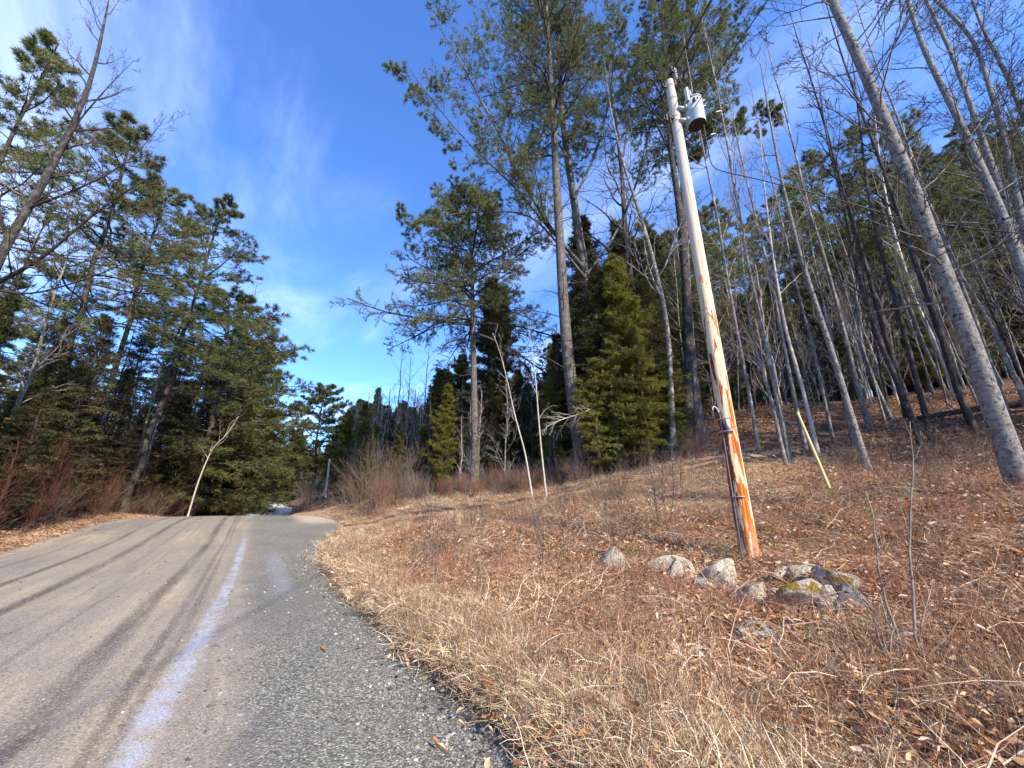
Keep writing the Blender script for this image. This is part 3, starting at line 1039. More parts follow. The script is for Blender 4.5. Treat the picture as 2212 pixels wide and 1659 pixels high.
pC = make_pine('pine_c', cb=.50, rmax=5.6, nb=60, r0=.34, P=P, limbs=limbs, elev=(25, 60), dead=30, deadlen=2.6, k2=9, k3=5, kt=3, nper=7)
tree('white_pine', pC, b, label='big forked white pine with long limbs sweeping up to the left over the sky', group='tall pines at the field edge')

# P4: dark crooked tree behind the pole, olive pine crown on top
b, P = stand(1480, 975, 19.5, [(1490, 800), (1487, 690), (1478, 560), (1465, 420), (1447, 330), (1440, 200), (1432, 60), (1426, -60)])
Yq = 19.5
limbs = [([at(px, py, Yq + dy * i / 3) - b for i, (px, py) in enumerate(pp)], r) for pp, dy, r in (
    ([(1447, 330), (1400, 230), (1350, 120), (1300, 40)], 2, .07),
    ([(1440, 250), (1500, 150), (1560, 80), (1600, 20)], 2, .07),
    ([(1450, 360), (1520, 300), (1600, 262), (1680, 250)], 0, .05))]
pD = make_pine('pine_d', cb=.52, rmax=5.4, nb=62, r0=.25, P=P, limbs=limbs, elev=(5, 50), dead=34, deadlen=2.8, barkm='bark_dark', k2=9, k3=5)
tree('dark_pine', pD, b, label='dark crooked pine just left of the utility pole with an olive crown', group='tall pines at the field edge')
b, P = stand(1512, 965, 20.5, [(1497, 850), (1485, 690), (1478, 520), (1475, 300), (1480, 140), (1488, 0)])
pE = make_pine('pine_e', cb=.58, rmax=5.8, nb=56, r0=.30, P=P, elev=(5, 50), dead=18, k2=9, k3=5)
tree('white_pine', pE, b, label='thick smooth grey pine trunk seen just left of the stained utility pole', group='tall pines at the field edge')

# bare grey tree behind the cedar
b, P = stand(1455, 1000, 18.5, [(1447, 800), (1445, 720), (1422, 600), (1387, 475), (1352, 375), (1320, 250), (1305, 130)])
tree('bare_tree', make_bare('bare_a', P=P, r0=.14, cb=.3, k1=20, k2=6, k3=4, ang=.6), b, label='smooth grey leafless tree rising through the yellow-green cedar')

# hero paper birch near the right edge
b, P = stand(2207, 1085, 7.0, [(2152, 908), (2125, 820), (2075, 675), (2025, 565), (1980, 415), (1940, 340), (1905, 240), (1850, 115), (1795, 0), (1745, -130), (1700, -260)], -.6)
tw = lambda t: 3.3 * np.where(t < .45, .45, 1) * np.ones_like(t)
tree('birch', make_bare('birch_a', P=P, r0=.112, cb=.22, k1=42, k2=7, k3=4, barkm='bark_birch', twigm='twig_dark', ang=.95, lens=tw, r1=.042, up=.02, k4=3, sides=14, brs=.2, tmin=.0052), b,
     label='large mottled grey birch with black knots, nearest trunk at the right edge')
HB = [
    (2330, 8.2, [(2290, 800), (2212, 590), (2165, 460), (2100, 320), (2050, 215), (1995, 110), (1960, 0), (1925, -130)], .13, 'thick birch leaning out from beyond the right edge, second from the big knotted birch'),
    (2300, 9.2, [(2250, 720), (2205, 540), (2160, 410), (2105, 250), (2055, 110), (2000, 0), (1950, -100)], .11, 'slim grey birch rising between the two thickest right-hand birches'),
    (2350, 9.6, [(2290, 760), (2212, 505), (2175, 310), (2130, 165), (2105, 75), (2040, 20), (1960, -60)], .12, 'birch at the right edge whose top bends over to the left'),
    (2420, 10.5, [(2330, 600), (2240, 330), (2180, 170), (2120, 60), (2080, -60)], .11, 'birch stem crossing the upper right corner of the view'),
]
for px, Y, cv, r0, lb in HB:
    b, P = stand(px, 1100, Y, cv, .5)
    tree('birch', make_bare('birch_b', P=P, r0=r0 * .74, cb=.3, k1=30, k2=7, k3=4, barkm='bark_birch', twigm='twig_dark', ang=.85, lens=lambda t: 2.6 * (1.2 - .4 * t), r1=.03, up=.03, k4=3, sides=10, brs=.25, tmin=.005), b,
         label=lb, group='birches crowding the right edge')

# thin birches and saplings on the leaf-covered bank
TB = [
    (1877, 12.0, [(1829, 870), (1820, 830), (1735, 575), (1690, 400), (1660, 240), (1640, 120)], .085, 'bark_birch', 'speckled thin birch standing alone on the leafy bank right of the yellow stake'),
    (1768, 14.5, [(1732, 830), (1697, 717), (1670, 560), (1650, 400), (1640, 260)], .06, 'bark_pale', 'pale slim trunk just behind the top of the yellow stake'),
    (1699, 13.0, [(1665, 860), (1634, 763), (1610, 640), (1600, 500)], .05, 'bark_grey', 'thin grey sapling between the utility pole and the yellow stake'),
    (1928, 17.5, [(1890, 830), (1863, 763), (1845, 600), (1800, 470), (1770, 380)], .07, 'bark_birch', 'thin birch at the crest of the bank behind the speckled one'),
    (1994, 14.0, [(1945, 840), (1890, 717), (1860, 625), (1825, 450), (1790, 320), (1770, 200)], .085, 'bark_dark', 'dark slanting trunk, left stem of the pair by the fallen log'),
    (2014, 14.0, [(1995, 880), (1972, 787), (1905, 550), (1875, 425), (1855, 250), (1840, 120)], .08, 'bark_dark', 'dark upright trunk, right stem of the pair by the fallen log'),
    (2070, 19.0, [(2030, 760), (1975, 648), (1930, 500), (1905, 380), (1890, 250)], .085, 'bark_white', 'whitest birch stem on the rise behind the fallen log'),
    (2052, 19.5, [(2000, 760), (1950, 620), (1915, 480), (1880, 360)], .08, 'bark_birch', 'grey birch close beside the whitest stem behind the fallen log'),
    (1845, 15.0, [(1810, 800), (1780, 660), (1750, 520), (1735, 380)], .05, 'bark_grey', 'thin stem crossing behind the speckled thin birch'),
]
for px, Y, cv, r0, bm, lb in TB:
    b, P = stand(px, 1000, Y, cv, .3)
    tree('young_tree', make_bare('young', P=P, r0=r0, cb=.35, k1=16, k2=5, k3=4, barkm=bm, twigm='twig_dark' if bm == 'bark_dark' else 'twig_brown', ang=.7, tmin=.0036, lens=lambda t: 2.2 * (1.2 - .5 * t), r1=.012, sides=8), b,
         label=lb, group='thin trees on the leafy bank')

# two thin pale birches at the field edge, crossing twigs
for px, Y, cv, lb, bm in ((1152, 17.5, [(1135, 980), (1110, 890), (1098, 830), (1080, 760), (1065, 720)], 'thin white birch leaning left before the pines', 'bark_pale'),
                      (1181, 17.5, [(1170, 980), (1163, 900), (1158, 830), (1148, 740), (1140, 700)], 'thin white birch standing upright before the pines', 'bark_pale')):
    b, P = stand(px, 1040, Y, cv)
    tree('birch', make_bare('thin_birch', P=P, r0=.036, cb=.4, k1=7, k2=4, k3=3, barkm=bm, twigm='twig_grey', lens=lambda t: 1.0 + 0 * t, r1=.008, sides=8), b, label=lb, group='thin birches before the pines')
# left wood: leaning grey tree over the road and white crooked sapling
b, P = stand(-190, 1180, 10.5, [(-100, 800), (0, 545), (60, 450), (110, 370), (150, 285), (190, 200), (215, 100), (235, 0)])
lm = [([at(px, py, 10.5 - 1.0 * i / 5) - b for i, (px, py) in enumerate(pp)], r) for pp, r in (
    ([(-60, 640), (0, 608), (90, 560), (180, 480), (260, 420), (330, 380)], .07),
    ([(60, 450), (140, 420), (230, 380), (300, 330), (360, 250)], .04),
    ([(130, 330), (170, 260), (240, 180), (290, 130)], .04),
    ([(-40, 620), (60, 640), (200, 600), (330, 540), (420, 520)], .035))]
tree('bare_tree', make_bare('bare_left', P=P, r0=.15, cb=.45, k1=16, k2=7, k3=4, ang=.6, lens=lambda t: 2.2 + 0 * t, limbs=lm, k4=3, barkm='bark_dark', twigm='twig_brown', r1=.02), b,
     label='leafless tree leaning in from the left edge with fine twigs against the sky')
b, P = stand(402, 33, 30.0, [(430, 1040), (465, 965), (490, 920), (520, 890), (535, 870)])
b, P = stand(402, 1112, 33.0, [(425, 1050), (440, 1010), (460, 965), (490, 940), (515, 900)])
tree('young_tree', make_bare('white_sap', P=P, r0=.05, cb=.5, k1=7, k2=4, k3=3, barkm='bark_pale', twigm='twig_grey', lens=lambda t: 2.2 + 0 * t, r1=.02), b,
     label='pale crooked sapling leaning over the far road edge on the left')

# ------------------------------------------------------------------ tree stock
PK = dict(barkm='bark_dark', k2=9, k3=4, kt=3, wd=.013, ln=.25, nper=7, flat=.8)
PV = [make_pine('pine_v', h=22, cb=.42, rmax=5.0, nb=52, r0=.12, elev=(-4, 38), dead=34, **PK),
      make_pine('pine_v', h=22, cb=.50, rmax=4.6, nb=44, r0=.12, elev=(-2, 40), dead=40, **PK),
      make_pine('pine_v', h=22, cb=.30, rmax=5.2, nb=60, r0=.13, elev=(-6, 36), dead=24, **PK)]
PF = make_pine('pine_full', h=16, cb=.08, rmax=4.8, nb=84, r0=.13, barkm='bark_dark', k2=9, k3=5, kt=3, ln=.27, wd=.015, nper=7, flat=.8, elev=(-4, 40), dead=0, profile=lambda t: np.interp(t, [0, .25, .6, .85, 1], [.8, 1, .85, .55, .15]))
HV = [make_spraytree('hemlock_v', h=13, rmax=2.9, nb=150, rag=.7), make_spraytree('hemlock_v', h=13, rmax=2.5, nb=130, cb=.12, rag=.9, narrow=.55), make_spraytree('hemlock_v', h=13, rmax=3.2, nb=140, cb=.03, rag=1.0, narrow=.65)]
CV = [make_spraytree('cedar_v', h=11, rmax=2.0, nb=150, fol='needle_cedar', barkm='bark_cedar', droop=.02, el0=15, narrow=.5, ks=9, sl=.22, sw=.045, rag=.8),
      make_spraytree('cedar_v', h=11, rmax=2.4, nb=150, fol='needle_cedar', barkm='bark_cedar', droop=-.03, el0=5, narrow=.55, ks=9, sl=.22, sw=.045, cb=.1, rag=1.0)]
CH = [make_spraytree('cedar_h', h=11, rmax=3.0, nb=84, fol='needle_cedar', barkm='bark_cedar', droop=-.06, el0=14, ks=6, k2=8, sl=.24, sw=.05, cb=.12, rag=1.3, twig='twig_brown',
                     prof=lambda t: np.interp(t, [0, .15, .45, .75, 1], [.6, 1, .9, .62, .15])) for _ in range(3)]
HS = [make_spraytree('scraggy', h=12, rmax=2.6, nb=120, cb=.1, rag=.5, ks=2, k2=11, narrow=.6, twig='twig_brown') for _ in range(2)]
SV = make_spraytree('spruce_v', h=10, rmax=1.7, nb=130, fol='needle_spruce', droop=-.02, el0=0, narrow=1.0, sl=.16, ks=9, rag=.3)
BV = [make_bare('bare_v', h=15, r0=.10, cb=.35, k1=18),
      make_bare('bare_v', h=15, r0=.085, cb=.45, k1=14, barkm='bark_birch', twigm='twig_brown'),
      make_bare('bare_v', h=15, r0=.09, cb=.3, k1=20, barkm='bark_grey', twigm='twig_grey', ang=.5),
      make_bare('bare_v', h=15, r0=.11, cb=.3, k1=22, barkm='bark_dark', twigm='twig_dark', crook=.2),
      make_bare('bare_v', h=15, r0=.07, cb=.3, k1=16, barkm='bark_grey', twigm='twig_brown')]
BE = make_bare('beech_v', h=6, r0=.05, cb=.12, k1=22, k2=5, k3=3, barkm='bark_grey', twigm='twig_brown', ang=1.0, lens=lambda t: 1.7 * (1.1 - .6 * t), leaves=('leaf_rust', 3, .09), up=.0)
BT = make_bare('thicket_v', h=6, r0=.035, cb=.1, k1=24, k2=6, k3=4, k4=2, barkm='bark_pale', twigm='twig_brown', ang=.5, lens=lambda t: 2.2 * (1.1 - .7 * t))
BR_ = make_bare('thicket_v', h=5, r0=.03, cb=.06, k1=26, k2=6, k3=4, k4=2, barkm='twig_red_shaded', twigm='twig_red_shaded', ang=.5, lens=lambda t: 2.0 * (1.1 - .7 * t))
BG = make_bare('thicket_v', h=6, r0=.04, cb=.1, k1=22, k2=6, k3=4, k4=2, barkm='bark_grey', twigm='twig_grey', ang=.6, lens=lambda t: 2.0 * (1.1 - .6 * t))
PFAR = [make_pine('pine_far', h=16, cb=.08, rmax=4.6, nb=80, r0=.15, barkm='bark_dark', k2=8, k3=3, kt=3, ln=.42, wd=.045, nper=5, flat=.8, elev=(-4, 40), dead=0, profile=lambda t: np.interp(t, [0, .25, .6, .85, 1], [.8, 1, .85, .55, .15])),
        make_pine('pine_far', h=16, cb=.3, rmax=4.2, nb=56, r0=.15, barkm='bark_dark', k2=8, k3=3, kt=3, ln=.42, wd=.045, nper=5, flat=.8, elev=(-4, 40), dead=10)]
STOCK_H = {'pinefar': 16, 'darkbare': 15, 'thicket': 6, 'redthicket': 5, 'scrag': 12, 'pine': 22, 'pinefull': 16, 'hemlock': 13, 'cedar': 11, 'cedarwide': 11, 'spruce': 10, 'bare': 15, 'beech': 6}
STOCK = {'pinefar': PFAR, 'darkbare': [BV[3], BV[0], BV[3]], 'thicket': [BT, BG], 'redthicket': [BR_], 'scrag': HS, 'pine': PV, 'pinefull': [PF], 'hemlock': HV, 'cedar': CV, 'cedarwide': CH, 'spruce': [SV], 'bare': BV, 'beech': [BE]}
NAMES = {'pinefar': 'white_pine', 'darkbare': 'bare_tree', 'thicket': 'young_tree', 'redthicket': 'young_tree', 'scrag': 'scraggy_conifer', 'pine': 'white_pine', 'pinefull': 'white_pine', 'hemlock': 'hemlock', 'cedar': 'cedar', 'cedarwide': 'cedar', 'spruce': 'spruce', 'bare': 'bare_tree', 'beech': 'beech_sapling'}


def pxof(x, y, z):
    f = y * math.cos(TH) + (z - EYE) * math.sin(TH)
    return CX + F * x / f, CY - F * (-(y) * math.sin(TH) + (z - EYE) * math.cos(TH)) / f


def where(x, y):
    if y < 2 or abs(math.atan2(x, y)) > 1.2:
        return ''
    px = pxof(x, y, Hs(x, y))[0]
    for lim, txt in ((0, 'beyond the left edge'), (130, 'near the left edge'), (330, 'below the leaning leafless tree'), (560, 'beside the sky gap'), (720, 'in the road gap'),
                     (930, 'right of the stub pole'), (1190, 'around the slender pine'), (1400, 'around the thick pines'), (1620, 'behind the utility pole'),
                     (1760, 'above the yellow stake'), (1900, 'around the speckled thin birch'), (2080, 'behind the twin dark trunks'), (2212, 'behind the big knotted birch')):
        if px < lim:
            return ', ' + txt
    return ', beyond the right edge'


ORD = ['first', 'second', 'third', 'fourth', 'fifth', 'sixth', 'seventh', 'eighth', 'ninth', 'tenth', 'eleventh', 'twelfth', 'thirteenth', 'fourteenth']


def put(kind, px, Y, py_top, label, group=None, var=None, wide=1.0, xoff=0.0):
    b = foot(px, Y)
    h = top_z(py_top, Y) - b[2]
    s = h / STOCK_H[kind]
    vs = STOCK[kind]
    v = vs[(var if var is not None else rng.integers(len(vs))) % len(vs)]
    if label.endswith('@'):
        label = label[:-1] + where(b[0], b[1])
    return tree(NAMES[kind], v, (b[0] + xoff, b[1], b[2] - .1), rng.random() * 6.28, (s * wide, s * wide, s), label, group=group)


# named individuals, left to right
for i, px in enumerate(np.arange(528, 700, 6.5)):
    kd = ['cedar', 'pinefar', 'hemlock', 'thicket', 'cedar'][i % 5]
    put(kd, px, rng.uniform(116, 150), rng.uniform(950, 1000), {'cedar': 'yellowish cedar closing the far end of the road', 'pinefar': 'pale pine closing the far end of the road', 'hemlock': 'dark hemlock closing the far end of the road', 'thicket': 'bare brown tree closing the far end of the road'}[kd],
        {'cedar': 'cedars at the far end of the road', 'pinefar': 'pines at the far end of the road', 'hemlock': 'hemlocks at the far end of the road', 'thicket': 'bare trees at the far end of the road'}[kd], wide=1.8)
def left_foot(px, off):
    for Y in np.arange(8, 70, .25):
        b = foot(px, Y)
        s, q = sq(b[0], b[1])
        if q < edges(s)[0] - off:
            return Y
    return 60


_oc = {}


def ordl(lb):
    _oc[lb] = _oc.get(lb, -1) + 1
    return lb + ', ' + ORD[min(_oc[lb], 13)] + ' counted from the left'


for px in np.arange(-60, 500, 19):
    kd = ['scrag', 'beech', 'hemlock', 'darkbare', 'scrag'][int(px / 19 + 5) % 5]
    Y = left_foot(px, rng.uniform(1.2, 3.5))
    ty = {'scrag': rng.uniform(640, 860), 'hemlock': rng.uniform(780, 930), 'beech': rng.uniform(860, 960), 'darkbare': rng.uniform(560, 760)}[kd]
    put(kd, px, Y, ty, ordl({'scrag': 'twiggy half-dead conifer at the left road edge', 'hemlock': 'dark ragged hemlock at the left road edge', 'beech': 'young rusty-leaved beech at the left road edge', 'darkbare': 'bare thin tree at the left road edge'}[kd]),
        {'scrag': 'half-dead conifers at the left road edge', 'hemlock': 'ragged hemlocks at the left road edge', 'beech': 'rusty beeches at the left road edge', 'darkbare': 'bare thin trees at the left road edge'}[kd], wide={'scrag': 1.1, 'hemlock': 1.25, 'beech': 1.3, 'darkbare': .8}[kd])
put('pine', 268, 27, 420, 'tall white pine rising behind the leafless twigs on the left', 'pines left of the road', 0, 1.25)
put('pine', 150, 22, 400, 'pine on the left with a thick dark trunk', 'pines left of the road', 1, 1.3)
put('pine', 60, 19, 300, 'pine near the left edge with dense dark boughs', 'pines left of the road', 0, 1.35)
put('pinefull', 405, 38, 640, 'dense bushy pine on the left, stepping down towards the road gap', 'pines left of the road', 0, 1.35)
put('pinefull', 450, 45, 700, 'bushy pine with an upturned bough, nearest the sky gap on the left', 'pines left of the road', 0, 1.1)
put('pinefar', 505, 52, 745, 'thin open pine against the sky at the end of the left treeline', 'pines left of the road', 1, .75)
put('hemlock', 545, 66, 890, 'dark hemlock at the roadside end of the left wood', 'hemlocks by the far road', 0, 1.7)
put('hemlock', 500, 52, 880, 'dark hemlock under the thin open pine', 'hemlocks by the far road', 1, 1.9)
put('hemlock', 455, 44, 850, 'dark hemlock beneath the bushy pine', 'hemlocks by the far road', 0, 1.8)
b = at(-40, 400, 12.5)
tree('white_pine', PV[2], (b[0], 12.5, Hs(b[0], 12.5) - .1), 1.0, (.95, .95, .95), 'pine whose boughs hang into the upper left corner', group='pines left of the road')
put('pinefar', 672, 56, 835, 'broad full white pine standing at the right of the far road', var=0, wide=1.25)
put('pinefar', 600, 118, 930, 'pale green pine far off in the road gap', 'far trees in the road gap', 0, 1.5)
put('cedar', 577, 112, 960, 'yellowish conifer far off in the road gap', 'far trees in the road gap', 1, 1.8)
put('hemlock', 628, 92, 925, 'dark conifer behind the far bend', 'far trees in the road gap', 0, 1.7)
for px, Y, ty, kd, lb in (
        (735, 52, 880, 'cedar', 'brownish cedar beside the broad full pine'),
        (760, 56, 862, 'hemlock', 'dark pointed hemlock behind the brownish cedar'),
        (797, 58, 838, 'spruce', 'sharp-topped dark spruce standing above the bare brush'),
        (780, 54, 870, 'hemlock', 'dark hemlock left of the sharp-topped spruce'),
        (710, 54, 930, 'cedar', 'low yellowish cedar behind the leaning stub pole'),
        (833, 34, 905, 'spruce', 'small blue-green spruce at the end of the field'),
        (868, 31, 945, 'cedar', 'low rounded yellow-green cedar at the foot of the bare birches'),
        (952, 29, 800, 'cedar', 'wide olive cedar left of the slender white pine'),
        (985, 31, 770, 'cedar', 'brown-tinged cedar behind the slender white pine'),
        (1052, 27, 600, 'hemlock', 'dark hemlock with black-looking shade right of the slender pine'),
        (1085, 29, 640, 'hemlock', 'second dark hemlock beside the slender pine'),
        (1120, 31, 800, 'hemlock', 'lower hemlock between the slender pine and the thick pine'),
        (1290, 24, 470, 'hemlock', 'narrow dark hemlock behind the forked pine'),
        (1385, 23, 480, 'hemlock', 'dark hemlock showing above the big cedar'),
        (1425, 24, 520, 'hemlock', 'dark hemlock behind the crooked pine'),
        (1352, 20.5, 560, 'scrag', 'tall twiggy half-dead conifer above the yellow-green cedars'),
        (1320, 20.0, 600, 'hemlock', 'tall ragged dark hemlock between the forked pine and the grey leafless tree'),
        (1322, 20.2, 590, 'scrag', 'narrow half-dead conifer between the forked pine and the leafless grey tree'),
        (1378, 19.4, 565, 'cedar', 'tall narrow olive cedar left of the crooked dark pine'),
        (1430, 20.0, 610, 'scrag', 'narrow half-dead conifer right behind the crooked dark pine'),
        (1340, 18.6, 725, 'cedarwide', 'large yellow-green cedar at the edge of the field'),
        (1405, 18.2, 705, 'cedarwide', 'bright yellow-green cedar, front one of the pair'),
        (1300, 18.8, 780, 'cedarwide', 'low yellow-green cedar spreading toward the thick pine'),
        (1455, 19.0, 760, 'cedarwide', 'cedar whose boughs reach behind the utility pole'),
        (1560, 22.0, 780, 'hemlock', 'low hemlock just right of the utility pole')):
    wd = {'scrag': 1.3, 'cedarwide': .95, 'hemlock': 1.0, 'cedar': 1.25, 'spruce': 1.0}[kd]
    if px in (952, 868): wd = 1.8
    if px in (1300, 1455): wd = 1.5
    if px in (735, 760, 780, 710): wd = 1.6
    put(kd, px, Y, ty, lb, wide=wd)
for px, Y, ty, var, lb in (
        (843, 32, 745, 1, 'pale bare birch, left one of three against the sky beyond the field'),
        (868, 33, 760, 1, 'pale bare birch, middle one of three against the sky beyond the field'),
        (905, 30, 730, 1, 'pale bare birch, right one of three, with the whitest stem'),
        (1215, 23, 690, 3, 'leafless tree showing behind the thick pine trunk'),
        (1390, 20, 120, 3, 'tall leafless tree with crooked branches behind the cedars')):
    put('bare', px, Y, ty, lb, var=var)

for i in range(52):
    px = rng.uniform(-80, 470)
    Y = left_foot(px, rng.uniform(.7, 3.0))
    put('redthicket', px, Y, rng.uniform(930, 1020), 'dark reddish-brown brushy young tree crowding the left road edge@', 'reddish-brown brush trees at the left road edge', wide=1.15)
for i in range(46):
    px = rng.uniform(940, 1560); Y = np.interp(px, [930, 1265, 1560], [25, 20.5, 20.5]) + rng.uniform(0, 7)
    put('thicket', px, Y, rng.uniform(800, 930), 'leafless young tree in the shade behind the big pines@', 'leafless young trees behind the big pines')
for i in range(74):
    px = rng.uniform(1560, 2380); Y = rng.uniform(20, 32)
    put('thicket', px, Y, rng.uniform(560, 740), 'twiggy leafless young tree on the wooded hillside@', 'twiggy young trees on the hillside')
for i in range(36):
    px = 745 + i * 5.6 + rng.uniform(-4, 4)
    put('thicket', px, np.interp(px, [745, 950], [42, 29]) + rng.uniform(-2, 3), rng.uniform(835, 950), 'pale brown leafless young tree in the brushy thicket@', 'young trees in the thicket beyond the field', wide=1.2)
# ------------------------------------------------------------------ the woods: rows of individuals
def wood(spots, kinds, group, labels):
    for (x, y, h, kd) in spots:
        vs = STOCK[kd]
        v = vs[rng.integers(len(vs))]
        s = h / STOCK_H[kd]
        z = Hs(x, y)
        w = s * rng.uniform(.85, 1.2) * (.66 if kd == 'bare' else 1)
        tree(NAMES[kd], v, (x, y, z - .1), rng.random() * 6.28, (w, w, s), labels[kd] + where(x, y), group=group[kd], tilt=(rng.normal() * (.05 if kd == 'bare' else .025), rng.normal() * (.05 if kd == 'bare' else .025)))


def fill(n, test, hf, kinds, probs, mind, sampler):
    out = []
    pts = np.zeros((0, 2))
    tries = 0
    while len(out) < n and tries < n * 60:
        tries += 1
        x, y = sampler()
        if not test(x, y):
            continue
        if len(pts) and np.min(np.hypot(pts[:, 0] - x, pts[:, 1] - y)) < mind:
            continue
        pts = np.vstack([pts, [x, y]])
        kd = kinds[rng.choice(len(kinds), p=probs)]
        out.append((x, y, hf(kd, x, y), kd))
    return out


def hL(kd, x, y):
    return {'darkbare': rng.uniform(9, 14), 'pine': rng.uniform(13, 17.5), 'hemlock': rng.uniform(5, 9), 'bare': rng.uniform(10, 16), 'beech': rng.uniform(3, 5.5), 'spruce': rng.uniform(6, 10), 'cedar': rng.uniform(5, 9)}[kd]


def tL(lo_, hi_):
    def f(x, y):
        s, q = sq(x, y)
        l, _ = edges(s)
        return l - hi_ < q < l - lo_
    return f


def sL():
    s = rng.uniform(-2, 95); q = rng.uniform(-45, 0)
    return xy(s, q)


gl = {k: g for k, g in (('scrag', 'half-dead conifers in the left wood'), ('pine', 'pines in the wood left of the road'), ('hemlock', 'hemlock understory left of the road'), ('darkbare', 'bare trees in the wood left of the road'),
                        ('beech', 'rusty-leaved beech saplings left of the road'), ('spruce', 'spruces left of the road'), ('cedar', 'cedars left of the road'))}
ll = {'scrag': 'twiggy half-dead conifer inside the dark wood left of the road', 'pine': 'tall pine inside the dark wood left of the road', 'hemlock': 'dark low hemlock inside the wood left of the road', 'darkbare': 'leafless tree inside the dark wood left of the road',
      'beech': 'beech sapling holding rusty dead leaves left of the road', 'spruce': 'spruce in the wood left of the road', 'cedar': 'cedar in the wood left of the road'}
wood(fill(64, tL(1.9, 8), lambda k, x, y: {'darkbare': rng.uniform(9, 15), 'scrag': rng.uniform(6, 11), 'hemlock': rng.uniform(4, 8.5), 'beech': rng.uniform(3, 6)}[k], ['darkbare', 'hemlock', 'beech', 'scrag'], [.34, .2, .2, .26], 1.4, lambda: xy(rng.uniform(4, 58), rng.uniform(-15, -3))), None, gl, ll)
wood(fill(90, tL(5, 24), hL, ['pine', 'hemlock', 'darkbare'], [.36, .42, .22], 1.9, lambda: xy(rng.uniform(0, 62), rng.uniform(-32, -5))), None, gl, ll)
wood(fill(110, tL(14, 60), lambda k, x, y: rng.uniform(9, 13) if k == 'hemlock' else rng.uniform(17, 23), ['pine', 'hemlock'], [.2, .8], 2.4, lambda: xy(rng.uniform(-8, 75), rng.uniform(-60, -15))), None, gl, ll)
# beyond the bend and centre background
gf = {k: 'trees far beyond the road bend' for k in STOCK}
lf_ = {'pine': 'pine far beyond the road bend', 'hemlock': 'dark hemlock far beyond the road bend', 'bare': 'bare tree far beyond the road bend', 'cedar': 'cedar far beyond the road bend', 'spruce': 'spruce far beyond the road bend', 'beech': 'brown beech beyond the bend'}


def hF(kd, x, y):
    return {'pine': rng.uniform(13, 17), 'hemlock': rng.uniform(8, 13), 'bare': rng.uniform(9, 12), 'cedar': rng.uniform(7, 11), 'spruce': rng.uniform(9, 13), 'beech': 5}[kd]


def tF(x, y):
    s, q = sq(x, y)
    l, r = edges(s)
    return (q < l - 3 or q > r + 3) and s > 80
wood(fill(46, tF, lambda k, x, y: hF(k, x, y) * .72, ['pine', 'hemlock', 'bare', 'cedar'], [.2, .35, .25, .2], 3.0, lambda: xy(rng.uniform(85, 190), rng.uniform(-40, 45))), None, gf, lf_)

# wood behind the field, centre
gc_ = {k: 'wood behind the pines at the field edge' for k in STOCK}
lc_ = {'scrag': 'twiggy half-dead conifer deeper in the wood behind the field', 'pine': 'pine deeper in the wood behind the field', 'hemlock': 'hemlock deeper in the wood behind the field', 'bare': 'leafless tree deeper in the wood behind the field',
       'cedar': 'cedar deeper in the wood behind the field', 'spruce': 'spruce deeper in the wood behind the field', 'beech': 'beech sapling behind the field'}


def sC():
    px = rng.uniform(760, 1560); Y = rng.uniform(24, 55)
    b = foot(px, Y)
    return b[0], b[1]


def sC2():
    px = rng.uniform(930, 1600); Y = np.interp(px, [930, 1265, 1600], [26, 22, 23]) + rng.uniform(0, 9)
    b = foot(px, Y)
    return b[0], b[1]


def hC(kd, x, y):
    # heights follow the skyline of the photograph
    px = pxof(x, y, 4)[0]
    sky_y = np.interp(px, [760, 830, 900, 960, 1040, 1120, 1200, 1300, 1450, 1560], [900, 895, 850, 815, 800, 790, 740, 560, 450, 480])
    hh = top_z(sky_y, y) - Hs(x, y)
    return max(4, hh * rng.uniform(.7, 1.0)) if kd != 'bare' else max(5, hh * rng.uniform(.85, 1.1))
wood(fill(60, lambda x, y: True, lambda k, x, y: rng.uniform(4.5, 9), ['scrag', 'hemlock', 'cedar'], [.55, .3, .15], 1.3, sC2), None, gc_, lc_)
wood(fill(90, lambda x, y: True, hC, ['pine', 'hemlock', 'bare', 'cedar'], [.14, .28, .38, .20], 1.9, sC), None, gc_, lc_)

def sG():
    px = rng.uniform(725, 965); Y = rng.uniform(36, 58)
    b = foot(px, Y)
    return b[0], b[1]


def hG(kd, x, y):
    px = pxof(x, y, 4)[0]
    sky_y = np.interp(px, [725, 760, 830, 900, 960], [880, 865, 885, 850, 800])
    hh = top_z(sky_y, y) - Hs(x, y)
    return max(4, hh * rng.uniform(.75, 1.02))


gc_['thicket'] = gc_['scrag']; lc_['thicket'] = 'pale twiggy leafless tree deeper behind the field'
gc_['pinefar'] = gc_['scrag']; lc_['pinefar'] = 'bushy pine deeper behind the field'
wood(fill(64, lambda x, y: True, hG, ['cedar', 'hemlock', 'thicket', 'pinefar', 'scrag'], [.2, .2, .34, .1, .16], 1.6, sG), None, gc_, lc_)
# hillside on the right
gr = {'scrag': 'twiggy brown conifers on the hillside', 'pine': 'pines on the hillside', 'hemlock': 'dark conifers on the hillside', 'bare': 'thin bare trees on the hillside', 'cedar': 'cedars on the hillside', 'spruce': 'spruces on the hillside', 'beech': 'brown saplings on the hillside'}
lr_ = {'scrag': 'twiggy brown half-dead conifer on the hillside', 'pine': 'pine on the hillside behind the thin birches', 'hemlock': 'dark conifer covering the hillside behind the birches', 'bare': 'thin leafless trunk among many on the hillside',
       'cedar': 'olive cedar on the hillside', 'spruce': 'spruce on the hillside', 'beech': 'brown-leaved sapling on the hillside'}


def sR(y0, y1, p0=1540, p1=2600):
    def f():
        px = rng.uniform(p0, p1); Y = rng.uniform(y0, y1)
        b = foot(px, Y)
        return b[0], b[1]
    return f


